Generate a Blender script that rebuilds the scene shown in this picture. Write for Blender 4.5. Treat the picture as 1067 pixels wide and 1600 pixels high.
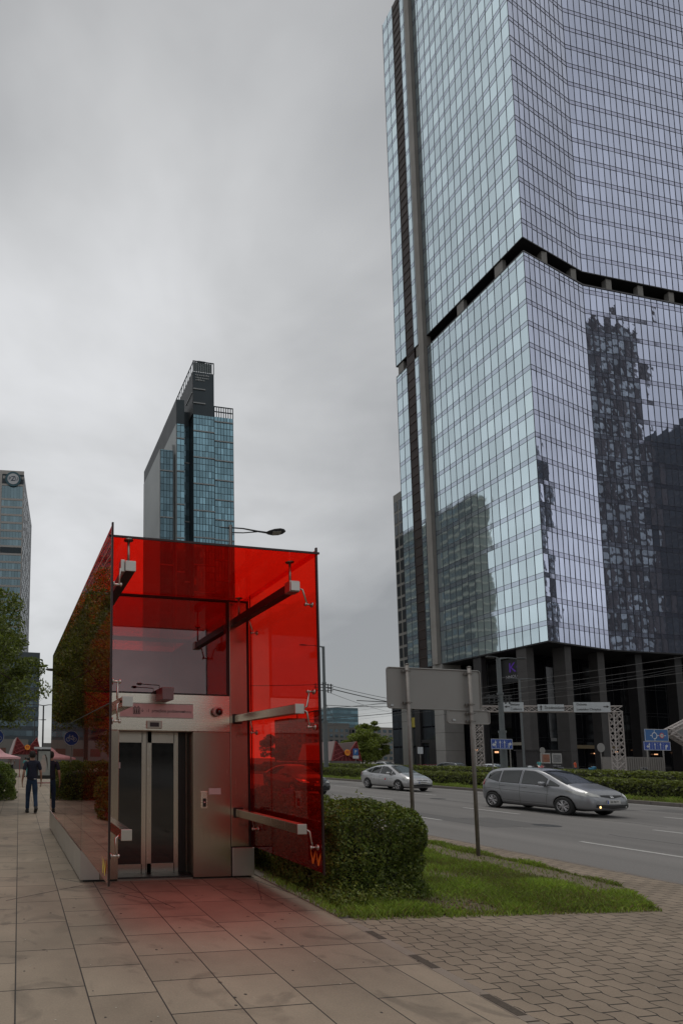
import bpy, bmesh, math, random
import numpy as np
from mathutils import Vector, Matrix, noise
from mathutils.bvhtree import BVHTree
random.seed(7); rng = np.random.default_rng(7)
R = math.radians
sc = bpy.context.scene
for o in list(bpy.data.objects): bpy.data.objects.remove(o)
col = sc.collection

# ---------------------------------------------------------------- camera
cd = bpy.data.cameras.new('camera'); cam = bpy.data.objects.new('camera', cd); col.objects.link(cam)
cd.sensor_fit = 'VERTICAL'; cd.sensor_height = 36; cd.sensor_width = 24
cd.lens = 815.709 * 36 / 1600
cd.shift_x = (533.5 - 175.806) / 1600; cd.shift_y = (1108.554 - 800) / 1600
cd.clip_start = .1; cd.clip_end = 6000
rot = Matrix(((0.98445, -0.02638, -0.17366), (-0.17531, -0.08590, -0.98076), (0.01096, 0.99595, -0.08919))).to_quaternion()
cam.rotation_mode = 'QUATERNION'; cam.rotation_quaternion = rot; cam.location = (0, 0, 1.67)
sc.camera = cam
# ---------------------------------------------------------------- sky, sun, exposure
SUN_EL, SUN_AZ = 80, 10          # soft light from high above the street ahead
w = bpy.data.worlds.new('World'); sc.world = w; w.use_nodes = True
nt = w.node_tree; nt.nodes.clear(); nn = nt.nodes.new; ln = nt.links.new
tc = nn('ShaderNodeTexCoord'); sx = nn('ShaderNodeSeparateXYZ'); ln(tc.outputs['Generated'], sx.inputs[0])
def wm(op, a, b=None, c=None, clamp=False):
    m = nn('ShaderNodeMath'); m.operation = op; m.use_clamp = clamp
    for i, v in enumerate((a, b, c)):
        if v is None: continue
        if isinstance(v, (int, float)): m.inputs[i].default_value = v
        else: ln(v, m.inputs[i])
    return m.outputs[0]
zc = wm('ADD', wm('MAXIMUM', sx.outputs[2], 0.0), .38)
cx = nn('ShaderNodeCombineXYZ'); ln(wm('DIVIDE', sx.outputs[0], zc), cx.inputs[0]); ln(wm('DIVIDE', sx.outputs[1], zc), cx.inputs[1])
n1 = nn('ShaderNodeTexNoise'); n1.inputs['Scale'].default_value = .95; n1.inputs['Detail'].default_value = 6; n1.inputs['Roughness'].default_value = .5; n1.inputs['Distortion'].default_value = .4
ln(cx.outputs[0], n1.inputs['Vector'])
n2 = nn('ShaderNodeTexNoise'); n2.inputs['Scale'].default_value = 2.6; n2.inputs['Detail'].default_value = 5; n2.inputs['Distortion'].default_value = .8
ln(cx.outputs[0], n2.inputs['Vector'])
nz = wm('ADD', wm('MULTIPLY', n1.outputs[0], .78), wm('MULTIPLY', n2.outputs[0], .22))
# a thinner, brighter stretch of cloud up the street
dp = nn('ShaderNodeVectorMath'); dp.operation = 'DOT_PRODUCT'; ln(tc.outputs['Generated'], dp.inputs[0]); dp.inputs[1].default_value = (.12, .77, .63)
gl = wm('POWER', wm('MAXIMUM', dp.outputs['Value'], 0.0), 14.0)
nz = wm('ADD', nz, wm('MULTIPLY', gl, .13))
def lobe(d, pw, k):
    global nz
    q = nn('ShaderNodeVectorMath'); q.operation = 'DOT_PRODUCT'; ln(tc.outputs['Generated'], q.inputs[0]); q.inputs[1].default_value = d
    nz = wm('ADD', nz, wm('MULTIPLY', wm('POWER', wm('MAXIMUM', q.outputs['Value'], 0.0), pw), k))
lobe((.56, .75, .35), 10., -.085)      # heavier cloud low over the road
lobe((-.05, .52, .85), 26., -.11)
lobe((-.1, -.8, .5), 3., -.05)        # and behind the viewer
cr = nn('ShaderNodeValToRGB'); ln(nz, cr.inputs[0])
e = cr.color_ramp.elements; e[0].position = .34; e[0].color = (.235, .238, .238, 1); e[1].position = .75; e[1].color = (.71, .715, .725, 1)
m_ = e.new(.52); m_.color = (.435, .438, .436, 1)
sky = nn('ShaderNodeTexSky'); sky.sky_type = 'NISHITA'; sky.sun_disc = False; sky.sun_elevation = R(SUN_EL); sky.sun_rotation = R(SUN_AZ)
b1 = nn('ShaderNodeBackground'); ln(sky.outputs[0], b1.inputs[0]); b1.inputs[1].default_value = .10
b2 = nn('ShaderNodeBackground'); ln(cr.outputs[0], b2.inputs[0]); b2.inputs[1].default_value = 1.10
mx = nn('ShaderNodeMixShader'); mx.inputs[0].default_value = .92; ln(b1.outputs[0], mx.inputs[1]); ln(b2.outputs[0], mx.inputs[2])
wo = nn('ShaderNodeOutputWorld'); ln(mx.outputs[0], wo.inputs[0])
sl = bpy.data.lights.new('sun', 'SUN'); sl.energy = .75; sl.angle = R(30); sl.color = (1, .96, .9)
so = bpy.data.objects.new('sun', sl); col.objects.link(so)
az = R(SUN_AZ); el = R(SUN_EL)
sdir = Vector((math.sin(az) * math.cos(el), math.cos(az) * math.cos(el), math.sin(el)))
so.rotation_euler = sdir.to_track_quat('Z', 'Y').to_euler(); so.location = (0, -20, 60)
sc.view_settings.view_transform = 'Standard'; sc.view_settings.look = 'None'; sc.view_settings.exposure = .30; sc.view_settings.gamma = 1
sc.cycles.transparent_max_bounces = 32; sc.cycles.max_bounces = 10; sc.cycles.caustics_reflective = False; sc.cycles.caustics_refractive = False
sc.cycles.sample_clamp_indirect = 4

# ================================================================ materials
MATS = {}
def newmat(name):
    m = bpy.data.materials.new(name); m.use_nodes = True; m.node_tree.nodes.clear()
    return m, m.node_tree.nodes.new, m.node_tree.links.new
def mat(name, c, rough=.7, metal=0., var=.12, scale=8., bump=0., bscale=60., stretch=None, coat=0., spec=.5, emit=None, c2=None, rnd=0.):
    """principled with noise-driven colour and roughness variation in object space"""
    m, n, l = newmat(name)
    out = n('ShaderNodeOutputMaterial'); p = n('ShaderNodeBsdfPrincipled'); l(p.outputs[0], out.inputs[0])
    t = n('ShaderNodeTexCoord'); mp = n('ShaderNodeMapping'); l(t.outputs['Object'], mp.inputs[0])
    if stretch: mp.inputs['Scale'].default_value = stretch
    no = n('ShaderNodeTexNoise'); no.inputs['Scale'].default_value = scale; no.inputs['Detail'].default_value = 5; l(mp.outputs[0], no.inputs['Vector'])
    mixc = n('ShaderNodeMix'); mixc.data_type = 'RGBA'
    c2_ = c2 or tuple(x * (1 - 2 * var) for x in c); c1_ = tuple(min(1, x * (1 + var)) for x in c) if not c2 else c
    mixc.inputs[6].default_value = (*c1_, 1); mixc.inputs[7].default_value = (*c2_, 1); l(no.outputs[0], mixc.inputs[0])
    colour = mixc.outputs[2]
    if rnd:
        at = n('ShaderNodeAttribute'); at.attribute_name = 'rnd'
        mr = n('ShaderNodeMapRange'); l(at.outputs['Fac'], mr.inputs[0]); mr.inputs[3].default_value = 1 - rnd; mr.inputs[4].default_value = 1 + rnd
        vm = n('ShaderNodeVectorMath'); vm.operation = 'SCALE'; l(colour, vm.inputs[0]); l(mr.outputs[0], vm.inputs[3]); colour = vm.outputs[0]
    l(colour, p.inputs['Base Color'])
    rr = n('ShaderNodeMapRange'); l(no.outputs[0], rr.inputs[0]); rr.inputs[3].default_value = max(0, rough - .08); rr.inputs[4].default_value = min(1, rough + .08); l(rr.outputs[0], p.inputs['Roughness'])
    p.inputs['Metallic'].default_value = metal; p.inputs['Specular IOR Level'].default_value = spec; p.inputs['Coat Weight'].default_value = coat; p.inputs['Coat Roughness'].default_value = .10
    if bump:
        nb = n('ShaderNodeTexNoise'); nb.inputs['Scale'].default_value = bscale; nb.inputs['Detail'].default_value = 4; l(mp.outputs[0], nb.inputs['Vector'])
        b = n('ShaderNodeBump'); b.inputs['Strength'].default_value = bump; b.inputs['Distance'].default_value = .02; l(nb.outputs[0], b.inputs['Height']); l(b.outputs[0], p.inputs['Normal'])
    if emit: p.inputs['Emission Color'].default_value = (*emit[0], 1); p.inputs['Emission Strength'].default_value = emit[1]
    MATS[name] = m; return m
def red_glass(name, tint, refl, trans=.0, dirt=.12, gain=1., gcol=(.95, .93, .93)):
    """tinted transparent pane with a Fresnel mirror and a little scattering in the film"""
    m, n, l = newmat(name)
    out = n('ShaderNodeOutputMaterial'); tr = n('ShaderNodeBsdfTransparent')
    t = n('ShaderNodeTexCoord'); no = n('ShaderNodeTexNoise'); no.inputs['Scale'].default_value = 1.4; no.inputs['Detail'].default_value = 4; l(t.outputs['Object'], no.inputs['Vector'])
    mc = n('ShaderNodeMix'); mc.data_type = 'RGBA'; l(no.outputs[0], mc.inputs[0]); mc.inputs[6].default_value = (*tint, 1); mc.inputs[7].default_value = (tint[0] * .96, tint[1] * .8, tint[2] * .8, 1); l(mc.outputs[2], tr.inputs[0])
    gl_ = n('ShaderNodeBsdfGlossy'); gl_.inputs['Roughness'].default_value = .008; gl_.inputs['Color'].default_value = (*gcol, 1)
    bn = n('ShaderNodeBump'); bn.inputs['Strength'].default_value = .015; bn.inputs['Distance'].default_value = .05
    n3 = n('ShaderNodeTexNoise'); n3.inputs['Scale'].default_value = .9; l(t.outputs['Object'], n3.inputs['Vector']); l(n3.outputs[0], bn.inputs['Height']); l(bn.outputs[0], gl_.inputs['Normal'])
    fr = n('ShaderNodeFresnel')
    ge = n('ShaderNodeNewGeometry'); ir = n('ShaderNodeMapRange'); l(ge.outputs['Backfacing'], ir.inputs[0]); ir.inputs[3].default_value = 1.52; ir.inputs[4].default_value = 1 / 1.52; l(ir.outputs[0], fr.inputs['IOR'])   # the pane does not bend the ray, so both faces mirror alike
    mr = n('ShaderNodeMapRange'); l(fr.outputs[0], mr.inputs[0]); mr.inputs[1].default_value = 0.; mr.inputs[2].default_value = 1. / gain; mr.inputs[3].default_value = refl; mr.inputs[4].default_value = 1.
    base = tr.outputs[0]
    if dirt:
        vo = n('ShaderNodeTexVoronoi'); vo.inputs['Scale'].default_value = 26; vo.inputs['Randomness'].default_value = 1; l(t.outputs['Object'], vo.inputs['Vector'])
        nd = n('ShaderNodeTexNoise'); nd.inputs['Scale'].default_value = 2.2; nd.inputs['Detail'].default_value = 6; l(t.outputs['Object'], nd.inputs['Vector'])
        sp = n('ShaderNodeMath'); sp.operation = 'LESS_THAN'; l(vo.outputs[0], sp.inputs[0])
        th = n('ShaderNodeMapRange'); l(nd.outputs[0], th.inputs[0]); th.inputs[1].default_value = .45; th.inputs[2].default_value = .75; th.inputs[3].default_value = .0; th.inputs[4].default_value = dirt; l(th.outputs[0], sp.inputs[1])
        sf = n('ShaderNodeMath'); sf.operation = 'MULTIPLY'; l(sp.outputs[0], sf.inputs[0]); sf.inputs[1].default_value = .45
        fl = n('ShaderNodeMapRange'); l(nd.outputs[0], fl.inputs[0]); fl.inputs[1].default_value = .35; fl.inputs[2].default_value = .75; fl.inputs[3].default_value = .0; fl.inputs[4].default_value = .03
        ad = n('ShaderNodeMath'); ad.operation = 'MAXIMUM'; l(sf.outputs[0], ad.inputs[0]); l(fl.outputs[0], ad.inputs[1])
        dd = n('ShaderNodeBsdfDiffuse'); dd.inputs[0].default_value = (.10, .05, .045, 1)
        m0 = n('ShaderNodeMixShader'); l(ad.outputs[0], m0.inputs[0]); l(tr.outputs[0], m0.inputs[1]); l(dd.outputs[0], m0.inputs[2]); base = m0.outputs[0]
    if trans:
        tl = n('ShaderNodeBsdfTranslucent'); tl.inputs[0].default_value = (.95, .025, .01, 1)
        mw = n('ShaderNodeMixShader'); mw.inputs[0].default_value = trans; l(base, mw.inputs[1]); l(tl.outputs[0], mw.inputs[2]); base = mw.outputs[0]
    ms = n('ShaderNodeMixShader'); l(mr.outputs[0], ms.inputs[0]); l(base, ms.inputs[1]); l(gl_.outputs[0], ms.inputs[2]); l(ms.outputs[0], out.inputs[0])
    MATS[name] = m; return m
def facade_glass(name, c, wob=.5, rough=.02, metal=.85, rnd=.16, wscale=.55):
    """coated curtain-wall glass: mirror-like, each pane slightly different (attribute rnd), slightly wavy"""
    m, n, l = newmat(name)
    out = n('ShaderNodeOutputMaterial'); p = n('ShaderNodeBsdfPrincipled'); l(p.outputs[0], out.inputs[0])
    at = n('ShaderNodeAttribute'); at.attribute_name = 'rnd'
    pw = n('ShaderNodeMath'); pw.operation = 'POWER'; l(at.outputs['Fac'], pw.inputs[0]); pw.inputs[1].default_value = 2.0
    mr = n('ShaderNodeMapRange'); l(pw.outputs[0], mr.inputs[0]); mr.inputs[3].default_value = 1 - rnd * .6; mr.inputs[4].default_value = 1 + rnd
    vm = n('ShaderNodeVectorMath'); vm.operation = 'SCALE'; vm.inputs[0].default_value = c; l(mr.outputs[0], vm.inputs[3]); l(vm.outputs[0], p.inputs['Base Color'])
    p.inputs['Metallic'].default_value = metal; p.inputs['Roughness'].default_value = rough
    t = n('ShaderNodeTexCoord'); no = n('ShaderNodeTexNoise'); no.inputs['Scale'].default_value = wscale; no.inputs['Detail'].default_value = 1.5; l(t.outputs['Object'], no.inputs['Vector'])
    b = n('ShaderNodeBump'); b.inputs['Strength'].default_value = wob; b.inputs['Distance'].default_value = .03; l(no.outputs[0], b.inputs['Height']); l(b.outputs[0], p.inputs['Normal'])
    MATS[name] = m; return m

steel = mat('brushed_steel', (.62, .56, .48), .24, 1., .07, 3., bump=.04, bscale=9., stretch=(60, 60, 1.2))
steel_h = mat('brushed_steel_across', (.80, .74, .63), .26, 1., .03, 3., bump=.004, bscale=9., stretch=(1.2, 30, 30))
steel_dark = mat('worn_steel', (.42, .38, .33), .36, 1., .15, 6.)
steel_base = mat('base_steel', (.56, .53, .49), .42, 1., .08, 2.)
black = mat('black_frame', (.012, .011, .011), .4, 0, .2)
dark_in = mat('shaft_dark', (.03, .026, .026), .5, .3, .3)
red_g = red_glass('red_glass', (1.0, .16, .10), .0, .04)
red_side = red_glass('red_side_glass', (.97, .11, .08), .04, .0, .05, 1.6, (.80, .66, .63))
red_roof = red_glass('red_roof_glass', (.98, .12, .07), .0, .05, .22)
mauve_g = red_glass('coated_front_glass', (.72, .07, .08), .10)
door_g = mat('door_glass', (.008, .010, .009), .04, 0, .1, spec=.9)
white_pl = mat('white_plate', (.62, .56, .56), .4)
grey_case = mat('grey_casing', (.22, .20, .21), .45)
ink = mat('dark_ink', (.04, .035, .035), .6)
yellow = mat('yellow_sticker', (.65, .45, .03), .5)
orange_s = mat('orange_sticker', (.75, .18, .02), .5)
cast = mat('polished_fitting', (.55, .5, .46), .22, 1., .05)
post_grey = mat('galvanised_post', (.23, .215, .20), .55, .35, .15, 12., bump=.1, bscale=50)
sign_back = mat('sign_back', (.27, .262, .25), .55, .0, .06, 1.5)
lamp_dark = mat('dark_lamp_paint', (.045, .047, .05), .45, .2)
lamp_grey = mat('grey_mast_paint', (.13, .145, .15), .5, .2, .12)
lamp_lens = mat('lamp_lens', (.35, .34, .30), .3)
truss_m = mat('white_truss_paint', (.42, .38, .36), .6, .1, .12)
sign_white = mat('sign_white', (.50, .53, .55), .5)
sign_blue = mat('sign_blue', (.012, .060, .34), .4)
sign_blue2 = mat('sign_light_blue', (.012, .11, .33), .4)
red_paint = mat('sign_red', (.5, .03, .03), .5)
wire_m = mat('wire_dark', (.03, .03, .032), .5)
wire_l = mat('wire_bright', (.20, .195, .195), .4, .4)
stone_dark = mat('dark_granite', (.026, .024, .025), .5, 0, .15, 1.2)
stone_mid = mat('grey_granite', (.060, .056, .055), .6, 0, .12, .8)
concrete = mat('pale_concrete', (.26, .25, .235), .8, 0, .12, 1.0, bump=.1, bscale=8)
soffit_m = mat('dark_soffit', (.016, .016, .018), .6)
void_m = mat('recess_black', (.008, .009, .011), .35)
lobby_glass = facade_glass('lobby_glass', (.10, .11, .12), .3, .05, .6)
black_glass = facade_glass('black_glass', (.010, .010, .013), .25, .05, .5, wscale=.3)
mull = mat('mullion_dark', (.055, .060, .075), .5, .4)
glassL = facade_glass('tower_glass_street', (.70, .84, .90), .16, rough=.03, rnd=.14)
glassR = facade_glass('tower_glass_front', (.54, .59, .76), .20, rough=.02, rnd=.10, wscale=.6)  # darker, purpler street glass: the dimmer mirrored sky is put into its tint
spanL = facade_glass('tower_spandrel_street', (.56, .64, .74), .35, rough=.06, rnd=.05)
spanR = facade_glass('tower_spandrel_front', (.43, .46, .61), .2, rough=.06, rnd=.05)  # front spandrels likewise carry the mirrored sky in their tint
tyre_m = mat('tyre_rubber', (.018, .018, .018), .85)
chrome = mat('bright_trim', (.65, .65, .66), .2, 1.)
car_glass = mat('car_window', (.014, .017, .017), .06, 0, .3, 2., spec=.9)
plastic = mat('black_plastic', (.015, .015, .016), .5)
head_l = mat('headlamp_lens', (.42, .42, .40), .1, .3, .2, 14., coat=1)
amber = mat('lit_indicator', (.9, .45, .1), .3, emit=((1, .62, .25), 2.2))
tail_l = mat('tail_lamp', (.30, .01, .01), .2, coat=1)
plate_m = mat('number_plate', (.55, .55, .53), .5)
silver_p = mat('silver_paint', (.27, .275, .29), .34, .7, .05, 3., coat=.6)
pale_p = mat('pale_silver_paint', (.44, .44, .45), .30, .65, .05, 3., coat=1.)
black_p = mat('black_paint', (.012, .012, .014), .25, .3, .1, coat=1.)
white_p = mat('white_paint', (.55, .57, .6), .3, 0, .05, coat=1.)
dgreen_p = mat('dark_grey_paint', (.05, .055, .06), .3, .5, .1, coat=1.)
line_paint = mat('road_line_paint', (.46, .45, .43), .8, 0, .25, 14.)
kerb_m = mat('kerb_stone', (.17, .15, .135), .85, 0, .2, 3., bump=.3, bscale=30)
skin_m = mat('skin', (.36, .20, .14), .6, 0, .1)
hair_m = mat('dark_hair', (.018, .013, .010), .8, 0, .3, 60.)
navy = mat('navy_cotton', (.012, .014, .030), .9, 0, .25, 7.)
denim = mat('blue_denim', (.016, .040, .085), .9, 0, .35, 9.)
shoe_m = mat('black_shoe', (.012, .012, .012), .6)
orange_c = mat('orange_cotton', (.62, .10, .04), .9)
teal_c = mat('teal_cotton', (.10, .33, .33), .9)
white_c = mat('white_cotton', (.55, .57, .58), .9)
pink_c = mat('pink_canvas', (.66, .36, .38), .85, 0, .08, 3.)
bark = mat('bark', (.07, .052, .040), .95, 0, .3, 10., bump=.6, bscale=20)
def leafmat(name, c, rnd=.5, tr=.35):
    m = mat(name, c, .55, 0, .3, 1.2, rnd=rnd); nt_ = m.node_tree; p = next(q for q in nt_.nodes if q.type == 'BSDF_PRINCIPLED'); o_ = next(q for q in nt_.nodes if q.type == 'OUTPUT_MATERIAL')
    t = nt_.nodes.new('ShaderNodeBsdfTranslucent'); k = nt_.nodes.new('ShaderNodeVectorMath'); k.operation = 'MULTIPLY'; k.inputs[1].default_value = (1.25, 1.3, .6)
    nt_.links.new(p.inputs['Base Color'].links[0].from_socket, k.inputs[0]); nt_.links.new(k.outputs[0], t.inputs[0])
    x = nt_.nodes.new('ShaderNodeMixShader'); x.inputs[0].default_value = tr; nt_.links.new(p.outputs[0], x.inputs[1]); nt_.links.new(t.outputs[0], x.inputs[2]); nt_.links.new(x.outputs[0], o_.inputs[0]); return m
leaf_d = leafmat('leaf_dark', (.095, .125, .026))
leaf_l = leafmat('leaf_light', (.185, .225, .045), .45)
leaf_y = leafmat('leaf_fresh', (.20, .25, .045), .4)
leaf_h = leafmat('hedge_leaf', (.105, .150, .028), .7, .3)
leaf_m = leafmat('median_leaf', (.150, .170, .050), .5)
straw_m = leafmat('straw_blade', (.26, .23, .10), .4)
grass_m = leafmat('grass_blade', (.25, .34, .065), .6)
core_dark = mat('hedge_inside', (.018, .020, .008), .95)
soil = mat('soil_litter', (.22, .175, .125), .95, 0, .35, 5., bump=.6, bscale=60, c2=(.07, .065, .03))
litter = mat('dead_leaf', (.16, .10, .055), .8, 0, .3, rnd=.4)
maroon = mat('maroon_panel', (.15, .012, .016), .45, .2)
maroon_g = mat('maroon_frame', (.30, .05, .05), .5)
pink_g = mat('pale_shell', (.33, .25, .24), .5)
orange_d = mat('metro_disc', (.85, .30, .02), .5)

def tinted_box(*a): pass
# paving: slabs / interlocking blocks / asphalt ---------------------------------------------
def slab_material():
    m, n, l = newmat('concrete_slabs')
    out = n('ShaderNodeOutputMaterial'); p = n('ShaderNodeBsdfPrincipled'); l(p.outputs[0], out.inputs[0])
    t = n('ShaderNodeTexCoord'); s = n('ShaderNodeSeparateXYZ'); l(t.outputs['Object'], s.inputs[0])
    c = n('ShaderNodeCombineXYZ')
    ax = n('ShaderNodeMath'); ax.operation = 'ADD'; ax.inputs[1].default_value = 100 - .02; l(s.outputs[0], ax.inputs[0])
    ay = n('ShaderNodeMath'); ay.operation = 'ADD'; ay.inputs[1].default_value = 100 + .18; l(s.outputs[1], ay.inputs[0])
    l(ay.outputs[0], c.inputs[0]); l(ax.outputs[0], c.inputs[1])
    br = n('ShaderNodeTexBrick'); l(c.outputs[0], br.inputs['Vector'])
    br.inputs['Scale'].default_value = 1; br.inputs['Brick Width'].default_value = .503; br.inputs['Row Height'].default_value = .5
    br.inputs['Mortar Size'].default_value = .006; br.inputs['Mortar Smooth'].default_value = .3; br.inputs['Bias'].default_value = -.1; br.offset = .34; br.offset_frequency = 3; br.squash = 1.5; br.squash_frequency = 4
    br.inputs['Color1'].default_value = (.288, .232, .172, 1); br.inputs['Color2'].default_value = (.228, .181, .134, 1); br.inputs['Mortar'].default_value = (.030, .026, .022, 1)
    # broad stains, fine grain, dark drips
    no = n('ShaderNodeTexNoise'); no.inputs['Scale'].default_value = .9; no.inputs['Detail'].default_value = 7; no.inputs['Roughness'].default_value = .62; l(t.outputs['Object'], no.inputs['Vector'])
    r1 = n('ShaderNodeMapRange'); l(no.outputs[0], r1.inputs[0]); r1.inputs[1].default_value = .3; r1.inputs[2].default_value = .7; r1.inputs[3].default_value = .74; r1.inputs[4].default_value = 1.16
    n2_ = n('ShaderNodeTexNoise'); n2_.inputs['Scale'].default_value = 70; n2_.inputs['Detail'].default_value = 3; l(t.outputs['Object'], n2_.inputs['Vector'])
    r2 = n('ShaderNodeMapRange'); l(n2_.outputs[0], r2.inputs[0]); r2.inputs[3].default_value = .78; r2.inputs[4].default_value = 1.2
    n3_ = n('ShaderNodeTexNoise'); n3_.inputs['Scale'].default_value = 2.1; n3_.inputs['Detail'].default_value = 3; n3_.inputs['Distortion'].default_value = 1.2; l(t.outputs['Object'], n3_.inputs['Vector'])
    r3 = n('ShaderNodeMapRange'); l(n3_.outputs[0], r3.inputs[0]); r3.inputs[1].default_value = .56; r3.inputs[2].default_value = .66; r3.inputs[3].default_value = 1.; r3.inputs[4].default_value = .72
    vo = n('ShaderNodeTexVoronoi'); vo.inputs['Scale'].default_value = 3.3; l(t.outputs['Object'], vo.inputs['Vector'])
    r4 = n('ShaderNodeMapRange'); l(vo.outputs[0], r4.inputs[0]); r4.inputs[1].default_value = .05; r4.inputs[2].default_value = .075; r4.inputs[3].default_value = .45; r4.inputs[4].default_value = 1.
    ms = []
    for a, b in ((r1, r2), (r3, r4)):
        q = n('ShaderNodeMath'); q.operation = 'MULTIPLY'; l(a.outputs[0], q.inputs[0]); l(b.outputs[0], q.inputs[1]); ms.append(q)
    q = n('ShaderNodeMath'); q.operation = 'MULTIPLY'; l(ms[0].outputs[0], q.inputs[0]); l(ms[1].outputs[0], q.inputs[1])
    vm = n('ShaderNodeVectorMath'); vm.operation = 'SCALE'; l(br.outputs[0], vm.inputs[0]); l(q.outputs[0], vm.inputs[3]); l(vm.outputs[0], p.inputs['Base Color'])
    rg = n('ShaderNodeMapRange'); l(n3_.outputs[0], rg.inputs[0]); rg.inputs[3].default_value = .88; rg.inputs[4].default_value = .62; l(rg.outputs[0], p.inputs['Roughness'])
    b = n('ShaderNodeBump'); b.inputs['Strength'].default_value = .5; b.inputs['Distance'].default_value = .006; b.invert = True
    b2_ = n('ShaderNodeBump'); b2_.inputs['Strength'].default_value = .25; b2_.inputs['Distance'].default_value = .003; l(n2_.outputs[0], b2_.inputs['Height'])
    l(br.outputs['Fac'], b.inputs['Height']); l(b2_.outputs[0], b.inputs['Normal']); l(b.outputs[0], p.inputs['Normal'])
    return m
def block_material():
    m, n, l = newmat('interlocking_blocks')
    out = n('ShaderNodeOutputMaterial'); p = n('ShaderNodeBsdfPrincipled'); l(p.outputs[0], out.inputs[0])
    t = n('ShaderNodeTexCoord'); s = n('ShaderNodeSeparateXYZ'); l(t.outputs['Object'], s.inputs[0])
    def M(op, a, b=None):
        q = n('ShaderNodeMath'); q.operation = op
        for i, v in enumerate((a, b)):
            if v is None: continue
            if isinstance(v, (int, float)): q.inputs[i].default_value = v
            else: l(v, q.inputs[i])
        return q.outputs[0]
    x, y = s.outputs[0], s.outputs[1]
    # joints running along the street wave like a zigzag; cross joints are straight and staggered
    per, cw, bl = .17, .17, .17
    st = M('MULTIPLY', M('SINE', M('MULTIPLY', M('ADD', y, 100.), 2 * math.pi / per)), .020)
    st = M('MINIMUM', M('MAXIMUM', st, -.0125), .0125)
    xs = M('ADD', M('ADD', x, 100.), st)
    c = n('ShaderNodeCombineXYZ'); l(M('ADD', y, 100.), c.inputs[0]); l(xs, c.inputs[1])
    br = n('ShaderNodeTexBrick'); l(c.outputs[0], br.inputs['Vector']); br.inputs['Scale'].default_value = 1
    br.inputs['Brick Width'].default_value = bl; br.inputs['Row Height'].default_value = cw; br.offset = .5
    br.inputs['Mortar Size'].default_value = .006; br.inputs['Mortar Smooth'].default_value = .35
    br.inputs['Color1'].default_value = (.236, .188, .140, 1); br.inputs['Color2'].default_value = (.206, .163, .120, 1); br.inputs['Mortar'].default_value = (.024, .020, .016, 1)
    no = n('ShaderNodeTexNoise'); no.inputs['Scale'].default_value = 1.1; no.inputs['Detail'].default_value = 6; l(t.outputs['Object'], no.inputs['Vector'])
    r1 = n('ShaderNodeMapRange'); l(no.outputs[0], r1.inputs[0]); r1.inputs[1].default_value = .3; r1.inputs[2].default_value = .7; r1.inputs[3].default_value = .8; r1.inputs[4].default_value = 1.15
    n2_ = n('ShaderNodeTexNoise'); n2_.inputs['Scale'].default_value = 90; n2_.inputs['Detail'].default_value = 3; l(t.outputs['Object'], n2_.inputs['Vector'])
    r2 = n('ShaderNodeMapRange'); l(n2_.outputs[0], r2.inputs[0]); r2.inputs[3].default_value = .75; r2.inputs[4].default_value = 1.25
    vm = n('ShaderNodeVectorMath'); vm.operation = 'SCALE'; l(br.outputs[0], vm.inputs[0]); l(M('MULTIPLY', r1.outputs[0], r2.outputs[0]), vm.inputs[3]); l(vm.outputs[0], p.inputs['Base Color'])
    p.inputs['Roughness'].default_value = .9
    b = n('ShaderNodeBump'); b.inputs['Strength'].default_value = .8; b.inputs['Distance'].default_value = .008; b.invert = True; l(br.outputs['Fac'], b.inputs['Height'])
    b2_ = n('ShaderNodeBump'); b2_.inputs['Strength'].default_value = .3; b2_.inputs['Distance'].default_value = .003; l(n2_.outputs[0], b2_.inputs['Height']); l(b2_.outputs[0], b.inputs['Normal']); l(b.outputs[0], p.inputs['Normal'])
    return m
def asphalt_material():
    m, n, l = newmat('asphalt')
    out = n('ShaderNodeOutputMaterial'); p = n('ShaderNodeBsdfPrincipled'); l(p.outputs[0], out.inputs[0])
    t = n('ShaderNodeTexCoord'); mp = n('ShaderNodeMapping'); l(t.outputs['Object'], mp.inputs[0]); mp.inputs['Scale'].default_value = (1, .06, 1)
    no = n('ShaderNodeTexNoise'); no.inputs['Scale'].default_value = .7; no.inputs['Detail'].default_value = 6; l(mp.outputs[0], no.inputs['Vector'])
    n2_ = n('ShaderNodeTexNoise'); n2_.inputs['Scale'].default_value = 45; n2_.inputs['Detail'].default_value = 4; l(t.outputs['Object'], n2_.inputs['Vector'])
    cr_ = n('ShaderNodeValToRGB'); l(no.outputs[0], cr_.inputs[0]); q = cr_.color_ramp.elements; q[0].position = .35; q[0].color = (.125, .118, .112, 1); q[1].position = .65; q[1].color = (.175, .165, .156, 1)
    r2 = n('ShaderNodeMapRange'); l(n2_.outputs[0], r2.inputs[0]); r2.inputs[3].default_value = .6; r2.inputs[4].default_value = 1.4
    vm = n('ShaderNodeVectorMath'); vm.operation = 'SCALE'; l(cr_.outputs[0], vm.inputs[0]); l(r2.outputs[0], vm.inputs[3]); l(vm.outputs[0], p.inputs['Base Color'])
    p.inputs['Roughness'].default_value = .8
    b = n('ShaderNodeBump'); b.inputs['Strength'].default_value = .5; b.inputs['Distance'].default_value = .005; l(n2_.outputs[0], b.inputs['Height']); l(b.outputs[0], p.inputs['Normal'])
    return m
slabs, blocks, asphalt = slab_material(), block_material(), asphalt_material()

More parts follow.
